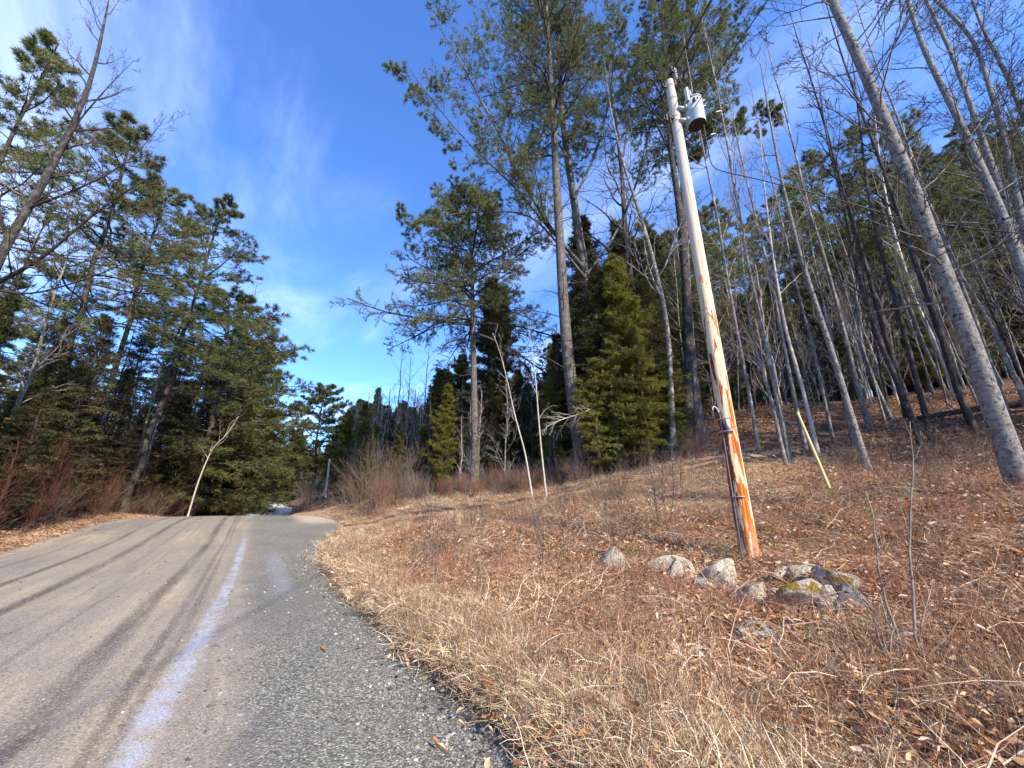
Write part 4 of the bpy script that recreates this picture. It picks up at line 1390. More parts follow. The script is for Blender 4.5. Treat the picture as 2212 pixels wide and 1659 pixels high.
def hR(kd, x, y):
    px = pxof(x, y, 8)[0]
    sky_y = np.interp(px, [1540, 1700, 1900, 2050, 2212, 2600], [640, 610, 560, 470, 380, 300])
    hh = top_z(sky_y, y) - Hs(x, y)
    if kd == 'bare':
        return hh * rng.uniform(1.0, 1.5)
    if kd == 'pine':
        return hh * rng.uniform(1.05, 1.3)
    return max(4, hh * rng.uniform(.7, 1.08))
wood(fill(120, lambda x, y: True, hR, ['hemlock', 'pine', 'bare', 'cedar', 'scrag'], [.20, .12, .22, .08, .38], 1.6, sR(25, 46)), None, gr, lr_)
wood(fill(44, lambda x, y: True, lambda k, x, y: rng.uniform(8, 13), ['bare'], [1.0], 1.1, sR(15.5, 27, 1900, 2500)), None, gr, lr_)
wood(fill(14, lambda x, y: True, lambda k, x, y: rng.uniform(7, 11), ['bare'], [1.0], 1.3, sR(19, 27, 1560, 1900)), None, gr, lr_)
wood(fill(16, lambda x, y: True, lambda k, x, y: rng.uniform(8, 12), ['bare'], [1.0], 1.2, sR(9, 15, 2230, 2700)), None, gr, lr_)
# tall pines that show over the hillside
for px, Y, ty, vv, lb in ((1706, 13.5, 20, 2, 'tall thin pale tree forking high up right of the transformer'), (1640, 15.5, 60, 4, 'tall thin grey tree just right of the transformer'),
                     (1740, 16.0, 120, 2, 'tall slender pale tree left of the speckled birch'), (1800, 16.5, 150, 4, 'slender grey tree right behind the speckled birch'),
                     (1880, 17.0, 60, 0, 'tall twiggy grey tree between the speckled and the knotted birch'), (1960, 17.5, 20, 3, 'tall dark twiggy tree left of the knotted birch'),
                     (2110, 14.0, -40, 3, 'tall dark twiggy tree right behind the knotted birch'), (2180, 15.0, -60, 4, 'grey twiggy tree at the upper right')):
    put('bare', px, Y, ty, lb, 'tall thin trees on the leafy bank', vv, .52)
for px, Y, ty, lb in ((1580, 30, 500, 'open pine crown just right of the utility pole'), (1680, 36, 470, 'pine crown between the tall thin pale trees'), (1860, 33, 440, 'pine crown showing through the twin dark trunks'),
                      (1990, 34, 380, 'pine crown showing left of the knotted birch'), (2180, 34, 330, 'pine crown at the right edge behind the birches')):
    put('pine', px, Y, ty, lb, 'pines on the hillside', 0, 1.35)
for px, Y, ty, lb in ((1605, 33, 440, 'rounded pine crown between the utility pole and the speckled birch'), (1815, 34, 400, 'pine crown above the hillside, behind the slanting dark trunks'),
                      (1760, 31, 600, 'low open pine crown on the hillside behind the thin pale trunk'), (1900, 40, 330, 'high pine crown behind the large knotted birch'),
                      (2090, 38, 250, 'pine crown behind the leaning birches at upper right')):
    put('pine', px, Y, ty, lb, 'pines on the hillside', 1, 1.3)
for x, y, kd, h in ((17, -2, 'bare', 14), (20, 6.5, 'pine', 20), (25, 10, 'pine', 20), (27, 4.5, 'hemlock', 12), (18, 5, 'bare', 14), (21, 1, 'bare', 15),
                    (23, 8, 'hemlock', 11), (16, 7, 'bare', 13), (30, 12, 'pine', 21), (19, 9, 'bare', 13), (15, 10, 'bare', 12), (22, -4, 'bare', 14)):
    v = STOCK[kd][rng.integers(len(STOCK[kd]))]
    s_ = h / STOCK_H[kd]
    tree(NAMES[kd], v, (x, y, Hs(x, y) - .1), rng.random() * 6.28, s_, {'bare': 'leafless tree up the bank beyond the right edge', 'pine': 'tall pine up the bank beyond the right edge', 'hemlock': 'hemlock up the bank beyond the right edge'}[kd], group=kd + ' trees up the bank beyond the right edge')
# behind and beside the camera: a few trees so that the place goes on
ob_ = {k: 'trees beside the road behind the viewpoint' for k in STOCK}
wood(fill(16, lambda x, y: x > 24 or x < -10, lambda k, x, y: {'pine': 18, 'hemlock': 8, 'bare': 13}[k], ['pine', 'hemlock', 'bare'], [.3, .3, .4], 4, lambda: (rng.uniform(-32, 45), rng.uniform(-45, -8))),
     None, ob_, {k: 'tree beside the road behind the viewpoint' for k in STOCK})

# ------------------------------------------------------------------ shrubs
SHR = [make_shrub('shrub_v', 1.7, 16, mt='twig_brown'), make_shrub('shrub_v', 1.5, 18, mt='twig_red', spread=.3), make_shrub('shrub_v', 2.0, 20, mt='twig_grey', spread=.55),
       make_shrub('shrub_v', 2.6, 22, mt='twig_brown', spread=.35), make_shrub('shrub_v', 1.9, 6, k2=4, k3=2, mt='twig_dark', spread=.22, r=.011), make_shrub('shrub_v', 2.2, 22, mt='twig_red_shaded', spread=.4)]


def shrub(v, x, y, s, label, group, nm='shrub'):
    o = link_mesh(nm, SHR[v])
    o.location = (x, y, Hs(x, y) - .03)
    o.rotation_euler = (0, 0, rng.random() * 6.28)
    o.scale = (s, s, s * rng.uniform(.85, 1.15))
    tag(o, label, 'shrub', group)


for i in range(64):
    px = rng.uniform(628, 860); Y = rng.uniform(27, 46) - (px - 628) * .03
    b = foot(px, Y)
    s, q = sq(b[0], b[1])
    if q < edges(s)[1] + .8 or (685 < px < 728 and Y < 39):
        continue
    v = rng.choice([0, 1, 2, 3], p=[.35, .35, .2, .1])
    shrub(v, b[0], b[1], rng.uniform(.9, 1.5), ('brown', 'reddish', 'greyish', 'pale')[v] + ' leafless roadside bush beyond the field entrance', ('brown', 'reddish', 'greyish', 'pale')[v] + ' roadside bushes')
for i in range(96):
    px = rng.uniform(740, 1520); Y = np.interp(px, [740, 830, 1025, 1265, 1500], [30, 26, 22.5, 19, 18.5]) + rng.uniform(-1.2, 2.0)
    b = foot(px, Y)
    v = rng.choice([0, 1, 2], p=[.4, .45, .15])
    shrub(v, b[0], b[1], rng.uniform(.5, .95), ('brown', 'red-stemmed', 'greyish')[v] + ' brush along the foot of the treeline', ('brown', 'red-stemmed', 'greyish')[v] + ' brush under the treeline')
for i in range(52):
    s = rng.uniform(3, 48); l, _ = edges(s); q = l - rng.uniform(.4, 3.0)
    x, y = xy(s, q)
    v = int(rng.choice([5, 5, 0]))
    shrub(v, x, y, rng.uniform(.8, 1.4), ('brown' if v == 0 else 'dark reddish') + ' brush at the edge of the left wood' + where(x, y), ('brown' if v == 0 else 'dark reddish') + ' brush at the edge of the left wood')
for i in range(16):
    px = rng.uniform(1650, 2150); Y = rng.uniform(8, 18)
    b = foot(px, Y)
    shrub(int(rng.choice([0, 3])), b[0], b[1], rng.uniform(.35, .6), 'small twiggy brush on the leafy bank', 'twiggy brush on the leafy bank')

# ------------------------------------------------------------------ utility pole
def cyl(g, a, b, r1, r2=None, sides=16, m=0, cap=True):
    a = np.array(a, float); b = np.array(b, float)
    g.tubes(np.stack([a, b])[None], np.array([[r1, r1 if r2 is None else r2]]), sides, m)
    if cap:
        for p, rr in ((a, r1), (b, r1 if r2 is None else r2)):
            T = norm(b - a)
            ref = np.zeros(3); ref[np.abs(T).argmin()] = 1
            A = norm(np.cross(T, ref)); B = np.cross(T, A)
            an = np.arange(sides) * 2 * PI / sides
            V = np.vstack([p[None], p + rr * (np.cos(an)[:, None] * A + np.sin(an)[:, None] * B)])
            j = np.arange(sides)
            g.tris(V, np.stack([np.zeros(sides, int), 1 + j, 1 + (j + 1) % sides], 1), m)


def box(g, c, sz, m=0, R=None):
    c = np.array(c, float)
    V = np.array([(x, y, z) for x in (-.5, .5) for y in (-.5, .5) for z in (-.5, .5)]) * np.array(sz)
    if R is not None:
        V = V @ np.array(R).T
    g.quads(V + c, np.array([(0, 1, 3, 2), (4, 6, 7, 5), (0, 4, 5, 1), (2, 3, 7, 6), (0, 2, 6, 4), (1, 5, 7, 3)]), m)


PB = ground(1622, 1213)
PB[2] -= .12
ptop = at(1446, 178, PB[1] - .05)
PH = ptop[2] - PB[2]
pole = empty('utility_pole', PB)
lean = (ptop - PB) / PH
R3 = norm(np.array([lean[0], lean[1], 1.0]))
pole.rotation_euler = Vector((0, 0, 1)).rotation_difference(Vector(R3)).to_euler()
tag(pole, 'leaning weathered wooden utility pole with orange stained peeling lower end', 'utility pole')
g = Geo()
n = 40
z = np.linspace(0, PH, n)
ang = np.arange(28) * 2 * PI / 28
rr = np.interp(z, [0, .3, 1.2, PH], [.175, .16, .15, .105])
RRR = rr[:, None] * (1 + .025 * np.sin(ang * 5 + z[:, None] * .3) + .018 * np.sin(ang * 9 + 1.0 + z[:, None] * .2) + rng.normal(size=(n, 28)) * .006)
V = np.stack([RRR * np.cos(ang), RRR * np.sin(ang), np.repeat(z[:, None], 28, 1)], -1).reshape(-1, 3)
i = np.arange(n - 1)[:, None] * 28; j = np.arange(28)[None]
g.quads(V, np.stack([i + j, i + (j + 1) % 28, i + 28 + (j + 1) % 28, i + 28 + j], -1).reshape(-1, 4))
ctr = np.array([[-.02, 0, PH + .12]])
top = np.vstack([ctr, V[-28:]])
jj = np.arange(28)
g.tris(top, np.stack([np.zeros(28, int), 1 + jj, 1 + (jj + 1) % 28], 1))
link_mesh('shaft', g.mesh('shaft', [M['pole_wood']], True), pole)
# ground wire guard on the left side
g = Geo()
P = np.array([(-.165, -.05, .0), (-.158, -.055, 1.0), (-.150, -.055, 2.0), (-.146, -.055, 2.75)])
g.tubes(P[None], np.full((1, 4), .014), 8)
link_mesh('ground_wire_guard', g.mesh('guard', [M['conduit_grey']], True), pole)
for zz, w in ((2.62, .16), (2.38, .2), (1.2, .16)):
    g = Geo()
    a = np.linspace(2.7, 4.7, 9)
    P = np.stack([.168 * np.cos(a), .168 * np.sin(a), np.full(9, zz)], 1)
    g.tubes(P[None], np.full((1, 9), .012 if zz > 2.5 or zz < 2 else .02), 6)
    link_mesh('strap', g.mesh('strap', [M['galvanised']], True), pole)
g = Geo()
box(g, (-.07, -.155, 2.5), (.07, .02, .2))
link_mesh('tag_plate', g.mesh('plate', [M['porcelain']]), pole)
g = Geo()
P = np.array([(-.15, -.05, 2.75), (-.19, -.05, 2.86), (-.26, -.06, 2.88), (-.27, -.06, 2.80)])
g.tubes(resample(P, 8)[None], np.full((1, 8), .012), 6)
link_mesh('wire_end', g.mesh('wire_end', [M['porcelain']], True), pole)
# top hardware
g = Geo()
box(g, (.10, -.06, PH - .12), (.05, .08, .42))
cyl(g, (.10, -.06, PH + .02), (.07, -.05, PH + .30), .022)
cyl(g, (.07, -.05, PH + .24), (.07, -.05, PH + .44), .06, .05, 12)
link_mesh('pin_bracket', g.mesh('bracket', [M['dark_metal']]), pole)
g = Geo()
for k in range(4):
    cyl(g, (.15, -.10, PH + .02 + k * .08), (.14, -.10, PH + .06 + k * .08), .038, .028, 12)
cyl(g, (.15, -.10, PH - .02), (.13, -.10, PH + .36), .016, .012, 8)
link_mesh('insulator', g.mesh('insulator', [M['porcelain']], True), pole)
g = Geo()
cyl(g, (-.10, -.05, PH - .25), (-.22, -.07, PH - .22), .02, .02, 8)
cyl(g, (-.22, -.07, PH - .22), (-.24, -.07, PH - .14), .035, .03, 10)
link_mesh('guy_hook', g.mesh('hook', [M['dark_metal']]), pole)
g = Geo()
box(g, (-.15, -.06, PH - 1.28), (.16, .07, .05))
cyl(g, (-.25, -.06, PH - 1.36), (-.25, -.06, PH - 1.16), .035, .035, 10)
cyl(g, (-.17, -.07, PH - 1.44), (-.17, -.07, PH - 1.12), .02, .02, 8)
cyl(g, (-.31, -.06, PH - 1.30), (-.12, -.06, PH - 1.30), .025, .025, 8)
link_mesh('secondary_rack', g.mesh('rack', [M['dark_metal']]), pole)
g = Geo()
for zz in (PH - 1.22, PH - 1.36, PH - .62, PH - .2):
    a = np.linspace(0, 2 * PI, 15)
    P = np.stack([.125 * np.cos(a), .125 * np.sin(a), np.full(15, zz)], 1)
    g.tubes(P[None], np.full((1, 15), .008), 4)
link_mesh('band', g.mesh('band', [M['galvanised']]), pole)['kind'] = 'stuff'
g = Geo()
P = resample([(-.1, -.09, PH - 1.3), (-.04, -.14, PH - 1.0), (.03, -.15, PH - .8), (.12, -.12, PH - .66), (.2, -.06, PH - .45)], 12)
g.tubes(P[None], np.full((1, 12), .007), 5)
P = resample([(.14, -.12, PH + .2), (.20, -.12, PH - .1), (.30, -.08, PH - .2), (.40, -.02, PH - .28)], 12)
g.tubes(P[None], np.full((1, 12), .006), 5)
link_mesh('jumper_wire', g.mesh('jumper', [M['black_cable']]), pole)['kind'] = 'stuff'

# transformer hung on the right of the pole
pt = at(1490, 208, PB[1] - .15)
tb = at(1506, 270, PB[1] - .15)
tr = empty('transformer', (tb[0] + .0, tb[1], tb[2]))
tr.rotation_euler = pole.rotation_euler
tag(tr, 'pale grey cylindrical transformer hanging on the right side of the utility pole', 'transformer')
TH_, TR_ = .78, .205
g = Geo()
prof = [(0, TR_ * .97), (.02, TR_), (.34, TR_), (.345, TR_ * 1.015), (.365, TR_ * 1.015), (.37, TR_), (.70, TR_), (.70, TR_ * .99)]
g.tubes(np.array([(0, 0, p[0]) for p in prof])[None], np.array([p[1] for p in prof])[None], 36)
link_mesh('tank', g.mesh('tank', [M['transformer_paint']], True), tr)
g = Geo()
cyl(g, (0, 0, .012), (0, 0, .018), TR_ * .96, TR_ * .96, 36)
link_mesh('tank_bottom', g.mesh('tank_bottom', [M['shaded_underside']]), tr)
g = Geo()
g.tubes(np.array([(0, 0, .695), (0, 0, .70), (0, 0, .725), (0, 0, .73), (0, 0, .78), (0, 0, .80)])[None], np.array([[TR_, TR_ * 1.07, TR_ * 1.07, TR_ * 1.02, TR_ * .7, .01]]), 36)
link_mesh('lid', g.mesh('lid', [M['transformer_paint']]), tr)
g = Geo()
for k in range(4):
    cyl(g, (-.06, -.05, .80 + k * .06), (-.06, -.05, .845 + k * .06), .055 - k * .006, .04 - k * .006, 12)
cyl(g, (-.06, -.05, .78), (-.10, -.05, 1.16), .018, .012, 8)
link_mesh('bushing', g.mesh('bushing', [M['porcelain']], True), tr)
g = Geo()
cyl(g, (-.17, -.10, .62), (-.18, -.11, 1.02), .05, .05, 12)
link_mesh('arrester', g.mesh('arrester', [M['galvanised']], True), tr)
for zz in (.14, .52):
    g = Geo()
    box(g, (-.30, 0, zz), (.22, .09, .07))
    box(g, (-.22, 0, zz), (.03, .16, .11))
    link_mesh('mounting_bracket', g.mesh('mbracket', [M['transformer_paint']]), tr)
g = Geo()
cyl(g, (-.10, -.20, .52), (-.12, -.27, .52), .035, .03, 12)
cyl(g, (-.02, -.225, .56), (-.02, -.27, .56), .022, .02, 10)
link_mesh('side_bushing', g.mesh('sbushing', [M['dark_metal']]), tr)
g = Geo()
cyl(g, (.235, 0, .60), (.285, 0, .60), .02, .02, 8)
cyl(g, (.225, -.05, .70), (.265, -.05, .74), .012, .012, 8)
link_mesh('lug', g.mesh('lug', [M['galvanised']]), tr)

# wires
def cable(name, a, b, r, label, cat='cable', sag=.3, group=None, mt='black_cable', n=40, mid=None):
    a = np.array(a, float); b = np.array(b, float)
    t = np.linspace(0, 1, n)[:, None]
    P = a * (1 - t) + b * t
    P[:, 2] -= sag * 4 * (t[:, 0] * (1 - t[:, 0]))
    if mid is not None:
        P = resample(mid, n)
    o = Geo()
    o.tubes((P - P[0])[None], np.full((1, n), r), 6)
    ob = link_mesh(name, o.mesh(name, [M[mt]], True))
    ob.location = tuple(P[0])
    return tag(ob, label, cat, group)


tip = at(1454, 150, PB[1])
back = np.array([tip[0] + 6.5, -38, tip[2] + .5])
cable('power_line', tip, back, .02, 'thick black wire running from the pole top up out of the picture', sag=1.2, group='overhead wires')
c2 = at(1490, 255, PB[1] - .1)
cable('power_line', c2 + np.array([0, 0, .1]), back + np.array([1.6, 0, -1.2]), .012, 'thin wire running from the transformer up out of the picture', sag=1.0, group='overhead wires')
c3 = tip + np.array([.2, 0, -.5])
sb = foot(703, 37)
stub_top = at(712, 992, 37)
cable('guy_wire', at(1438, 186, PB[1]), stub_top + np.array([0, 0, -.2]), .006, 'thin guy wire slanting from the pole top down to the left', 'wire', sag=.5, group='overhead wires')
rt = [at(1520, 270, PB[1] - .2), at(1528, 315, PB[1] - .1), at(1536, 360, PB[1] + .1), at(1550, 368, PB[1] + .1), at(1640, 388, PB[1] - .1), at(1790, 425, PB[1] - .3), at(1939, 470, PB[1] - .6), at(2080, 492, PB[1] - 1.0), at(2240, 508, PB[1] - 1.6)]
cable('service_drop', rt[0], rt[-1], .011, 'black service cable drooping from the transformer away to the right', n=60, mid=rt)
for (px, py, lb) in ((1544, 241, 'small white wire splice hanging right of the transformer, upper'), (1532, 290, 'small white wire splice right of the transformer, lower')):
    p = at(px + 8, py, PB[1] + .4)
    g = Geo()
    cyl(g, (-.06, 0, -.015), (.06, 0, .015), .02, .018, 8)
    P = resample([(.06, 0, .015), (.3, .1, -.15), (.6, .2, -.45)], 8)
    g.tubes(P[None], np.full((1, 8), .005), 4, 1)
    o = link_mesh('wire_splice', g.mesh('splice', [M['porcelain'], M['black_cable']]))
    o.location = tuple(p)
    tag(o, lb, 'wire splice', 'wire splices')

# far stub pole
g = Geo()
hh = stub_top[2] - sb[2]
g.tubes(np.array([(0, 0, -.2), (0, 0, hh * .5), (0, 0, hh)])[None], np.array([[.10, .095, .085]]), 12)
cyl(g, (0, 0, hh - .01), (0, 0, hh), .085, .085, 12)
o = link_mesh('stub_pole', g.mesh('stub_pole', [M['bark_pale']], True))
o.location = tuple(sb)
o.rotation_euler = (0, math.atan2(stub_top[0] - sb[0], hh), 0)
tag(o, 'short pale stub pole standing in the brush near the far bend', 'pole')

# yellow stake
a = foot(1786, 8.6); b2 = at(1722, 890, 8.9)
a2 = at(1790, 1050, 8.6)
g = Geo()
dv = b2 - a2
P = np.stack([dv * t for t in (-.03, 0, .1, .5, .9, .99, 1)])
g.tubes(P[None], np.array([[.03, .032, .033, .032, .03, .028, .01]]), 12)
o = link_mesh('yellow_stake', g.mesh('stake', [M['yellow_plastic']], True))
o.location = tuple(a2)
tag(o, 'pale yellow plastic guy guard leaning on the leafy bank', 'stake')
# guy wire from the stake foot down into the leaves
cable('guy_wire', a2, a2 + np.array([.45, -.4, -(a2[2] - Hs(a2[0] + .45, a2[1] - .4)) - .05]), .008, 'short rusty wire tail below the yellow guy guard', 'wire', sag=0, mt='twig_brown', n=6)

# red ribbon on the trunk beside the crooked pine
p = at(1476, 922, 19.0)
g = Geo()
a_ = np.linspace(0, 2 * PI, 14)
g.tubes(np.stack([.26 * np.cos(a_), .26 * np.sin(a_), .02 * np.sin(3 * a_)], 1)[None], np.full((1, 14), .05), 4)
g.blades(np.array([[-.2, -.22, 0], [.0, -.28, .02]]), norm(np.array([[-.6, -.3, -.3], [.2, -.3, -.9]])), np.array([.5, .4]), np.array([.07, .06]), 0, .1)
o = link_mesh('ribbon', g.mesh('ribbon', [M['red_ribbon']]))
o.location = (p[0], 19.55, p[2])
tag(o, 'red marking ribbon tied round the dark crooked pine', 'ribbon')
p = ground(809, 1112)
g = Geo()
g.blades(rng.normal(size=(9, 3)) * .04, norm(rng.normal(size=(9, 3)) + np.array([0, 0, 1.0])), np.full(9, .13), np.full(9, .04), 0, .2)
o = link_mesh('yellow_scrap', g.mesh('scrap', [M['yellow_scrap']]))
o.location = (p[0], p[1], p[2] + .05)
tag(o, 'small bright yellow scrap lying on the bank beside the side track', 'scrap')


# ------------------------------------------------------------------ stones
def boulder(seed, sx, sy, sz, mt):
    r = np.random.default_rng(seed)
    import bmesh
    bm = bmesh.new()
    bmesh.ops.create_icosphere(bm, subdivisions=4, radius=1)
    co = np.array([v.co[:] for v in bm.verts])
    for _ in range(17):
        nrm = norm(r.normal(size=3)); dd = r.uniform(.46, .80)
        k = co @ nrm - dd
        co = co - np.where(k > 0, k, 0)[:, None] * nrm * .96
    w = r.normal(size=(6, 3)) * 2.2
    disp = sum(np.sin(co @ w[i] + i) for i in range(6)) * .012
    w = r.normal(size=(8, 3)) * 8
    disp = disp + sum(np.sin(co @ w[i] + i) for i in range(8)) * .008
    co = co * (1 + disp)[:, None] * np.array([sx, sy, sz])
    for v, c in zip(bm.verts, co):
        v.co = c
    me = bpy.data.meshes.new('boulder')
    bm.to_mesh(me); bm.free()
    me.polygons.foreach_set('use_smooth', np.ones(len(me.polygons), bool))
    me.materials.append(M[mt])
    return me


ST = [  # px, py (bottom), half width px, half height px, material, label
    (1327, 1232, 32, 30, 'rock_lichen', 'pale flat-topped stone standing alone at the left end of the row'),
    (1438, 1240, 40, 24, 'rock_lichen', 'grey stone half hidden in leaves, second from the left end of the row'),
    (1478, 1262, 32, 26, 'rock_lichen', 'rounded pale lichen-covered stone left of the foot of the pole'),
    (1566, 1272, 48, 32, 'rock_lichen', 'largest pale stone just in front of the pole foot'),
    (1530, 1280, 26, 20, 'rock_mossy', 'small brown mossy stone tucked against the largest pale stone'),
    (1636, 1312, 44, 30, 'rock_lichen', 'pale broken stone right of the pole foot'),
    (1690, 1310, 26, 26, 'rock_lichen', 'narrow upright stone in the middle of the row'),
    (1738, 1255, 34, 22, 'rock_lichen', 'light stone at the back of the row, behind the yellow mossy one'),
    (1742, 1328, 50, 42, 'rock_mossy', 'broad stone with a patch of yellow moss'),
    (1700, 1250, 28, 16, 'rock_mossy', 'low mossy stone at the back of the row'),
    (1822, 1282, 48, 32, 'rock_mossy', 'wide stone with a green mossy top at the right end of the row'),
    (1808, 1338, 30, 36, 'rock_lichen', 'grey wedge of stone left of the dark boulder'),
    (1856, 1336, 38, 38, 'rock_dark', 'round dark blue-grey boulder at the right end of the row'),
    (1655, 1395, 42, 30, 'rock_mossy', 'separate brown mossy stone in front of the row'),
    (1868, 1375, 44, 22, 'rock_mossy', 'orange mossy stone under the dark boulder'),
]
for k, (px, py, hw, hh_, mt, lb) in enumerate(ST):
    p = ground(px, py)
    dist = math.hypot(p[1] * math.cos(TH) + (p[2] - EYE) * math.sin(TH), 0)
    sx = hw / F * dist * 1.42
    sz = hh_ / F * dist * 1.6
    o = link_mesh('stone', boulder(100 + k, sx, sx * .9, sz, mt))
    o.location = (p[0], p[1] + sx * .25, p[2] + sz * .24)
    o.rotation_euler = (rng.normal() * .1, rng.normal() * .12, rng.normal() * .3)
    tag(o, lb, 'stone', 'old row of field stones')

# fallen logs
def log(a, b, r, label, mt='deadwood_dark', twigs=6):
    a = np.array(a); b = np.array(b)
    g = Geo()
    P = resample([a, (a * 2 + b) / 3 + rng.normal(size=3) * .08, (a + 2 * b) / 3 + rng.normal(size=3) * .08, b], 12) - a
    R = (r * np.linspace(1, .5, 12))[None]
    g.tubes(P[None], R, 10)
    cyl(g, P[0] - .001, P[0] + (P[1] - P[0]) * .05, r * .98, r * .98, 10)
    if twigs:
        S, SR = grow(P[None], R, twigs, (.2, .95), .22, .8, 5, wob=.15, rs=.3, rtip=.3)
        g.tubes(S, SR, 4)
    o = link_mesh('log', g.mesh('log', [M[mt]], True))
    o.location = tuple(a)
    return tag(o, label, 'log')
A = foot(2250, 15.0); A[2] += .28; B_ = foot(1985, 16.5); B_[2] += .22
log(A, B_, .17, 'long dark fallen log lying across the rise behind the knotted birch')
A = foot(2130, 15.6); A[2] += .1; B_ = foot(1960, 15.2); B_[2] += .15
log(A, B_, .06, 'thin fallen branch lying under the dark fallen log', 'deadwood_dark')
A = foot(2180, 10.5); A[2] += .1; B_ = foot(1900, 11.0); B_[2] += .06
log(A, B_, .05, 'thin brown fallen branch lying on the leaves below the twin trunks', 'deadwood_dark')
A = ground(2010, 1195); A[2] += .05; B_ = ground(1940, 1165); B_[2] += .05
log(A, B_, .08, 'short rotten log half buried in leaves behind the stones', 'deadwood_dark', 0)
A = foot(1560, 20.5); A[2] += .3; B_ = foot(1290, 18.0); B_[2] += 1.2

# pale dead bough hanging before the thick pine
g = Geo()
pp = [at(px, py, 19.0 - .5 * i) for i, (px, py) in enumerate([(1285, 880), (1250, 895), (1215, 905), (1180, 922)])]
LP = resample(pp, 10) - pp[0]
g.tubes(LP[None], (np.linspace(.035, .012, 10))[None], 6)
S, SR = grow(LP[None], np.full((1, 10), .02), 18, (.1, 1), .4, .6, 5, up=-.06, wob=.15, rs=.6, rtip=.4)
g.tubes(S, np.clip(SR, .006, None), 3)
S2, SR2 = grow(S, SR, 6, (.2, 1), .45, .6, 4, up=-.05, wob=.15, rs=.7, rtip=.5)
g.tubes(S2, np.clip(SR2, .004, None), 3)
o = link_mesh('dead_bough', g.mesh('dead_bough', [M['bark_pale']]))
o.location = tuple(pp[0])
tag(o, 'pale dead bough with drooping twigs in front of the thick pine', 'dead branch')


# ------------------------------------------------------------------ near shrubs and saplings with traced stems
def stems(name, label, cat, base, Y, curves, r, mt, k=6, kl=.25, group=None):
    b = foot(base, Y)
    b[2] -= .03
    g = Geo()
    for cv in curves:
        pts = [b + rng.normal(size=3) * np.array([.05, .05, 0])] + [at(px, py, Y + d) for px, py, d in cv]
        P = resample(pts, 14) - b
        P = P + np.cumsum(rng.normal(size=P.shape) * .008, 0)
        R = (r * np.linspace(1, .3, 14))[None]
        g.tubes(P[None], R, 6)
        if k:
            S, SR = grow(P[None], R, k, (.35, .97), kl, .55, 5, up=.05, wob=.1, rs=.6, rtip=.4)
            g.tubes(S, np.clip(SR, .0015, None), 3)
            S2, SR2 = grow(S, SR, 3, (.3, .97), .45, .5, 3, up=.05, wob=.1, rs=.7, rtip=.5)
            g.tubes(S2, np.clip(SR2, .001, None), 3)
    o = link_mesh(name, g.mesh(name, [M[mt]], True))
    o.location = tuple(b)
    return tag(o, label, cat, group)


stems('sapling', 'tall thin many-stemmed sapling in the right foreground', 'sapling', 1995, 3.6,
      [[(1960, 1450, 0), (1925, 1300, .1), (1890, 1120, .2), (1872, 1060, .25)], [(1985, 1450, 0), (1965, 1300, .05), (1962, 1150, .1), (1968, 1000, .1), (1960, 900, .1)],
       [(1945, 1480, 0), (1880, 1330, -.05), (1800, 1230, -.1)], [(2005, 1500, 0), (1990, 1380, .1), (2010, 1260, .2)], [(1965, 1500, 0), (1930, 1380, .1), (1900, 1290, .3)],
       [(2000, 1540, .1), (1950, 1440, .2), (1850, 1360, .2)]], .012, 'deadwood', 6, .2)
stems('sapling', 'leaning leafless sapling on the bank below the yellow stake', 'sapling', 1790, 7.0,
      [[(1740, 1150, 0), (1700, 1080, .1), (1660, 1010, .2)], [(1800, 1160, 0), (1830, 1120, .1)]], .008, 'twig_brown', 4, .2)
for (bx, Y, cvs, lb) in (
        (1135, 11.0, [[(1120, 1180, 0), (1100, 1120, .1), (1085, 1060, .1)], [(1140, 1180, 0), (1135, 1100, 0), (1128, 1040, 0)], [(1150, 1190, 0), (1165, 1120, 0), (1172, 1060, .1)]], 'dark-stemmed shrub in mid field, left of the thin birches'),
        (1225, 9.6, [[(1215, 1200, 0), (1200, 1120, .1), (1185, 1040, .1)], [(1230, 1200, 0), (1228, 1110, 0), (1222, 1050, 0)], [(1245, 1210, 0), (1262, 1130, 0), (1270, 1060, .1)]], 'dark-stemmed shrub in mid field, right of the thin birches'),
        (1005, 12.0, [[(990, 1170, 0), (975, 1120, .1), (962, 1080, .1)], [(1010, 1170, 0), (1020, 1110, 0)]], 'dark-stemmed shrub at the left of the field'),
        (1440, 11.5, [[(1430, 1110, 0), (1415, 1060, .1), (1400, 1010, .1)], [(1450, 1110, 0), (1456, 1040, 0), (1450, 990, 0)], [(1455, 1120, 0), (1475, 1070, 0), (1480, 1020, .1)]], 'dark-stemmed shrub at the top of the field left of the pole'),
        (1330, 8.3, [[(1320, 1200, 0), (1300, 1140, .1)], [(1335, 1200, 0), (1345, 1130, 0), (1340, 1080, 0)]], 'short dark-stemmed shrub above the lone pale stone')):
    stems('shrub', lb, 'shrub', bx, Y, cvs, .008, 'twig_brown', 7, .3, 'dark-stemmed shrubs in the field')

for i in range(34):
    px = rng.uniform(900, 1600); Y = rng.uniform(7.0, 14)
    b = foot(px, Y)
    s_, q_ = sq(b[0], b[1])
    if q_ < edges(s_)[1] + 1.0 or trk_dist(b[None, 0], b[None, 1])[0] < 1.3:
        continue
    shrub(int(rng.choice([0, 4, 4])), b[0], b[1], rng.uniform(.45, .8), 'sparse upright leafless shrub standing in the open field', 'sparse upright shrubs in the open field')
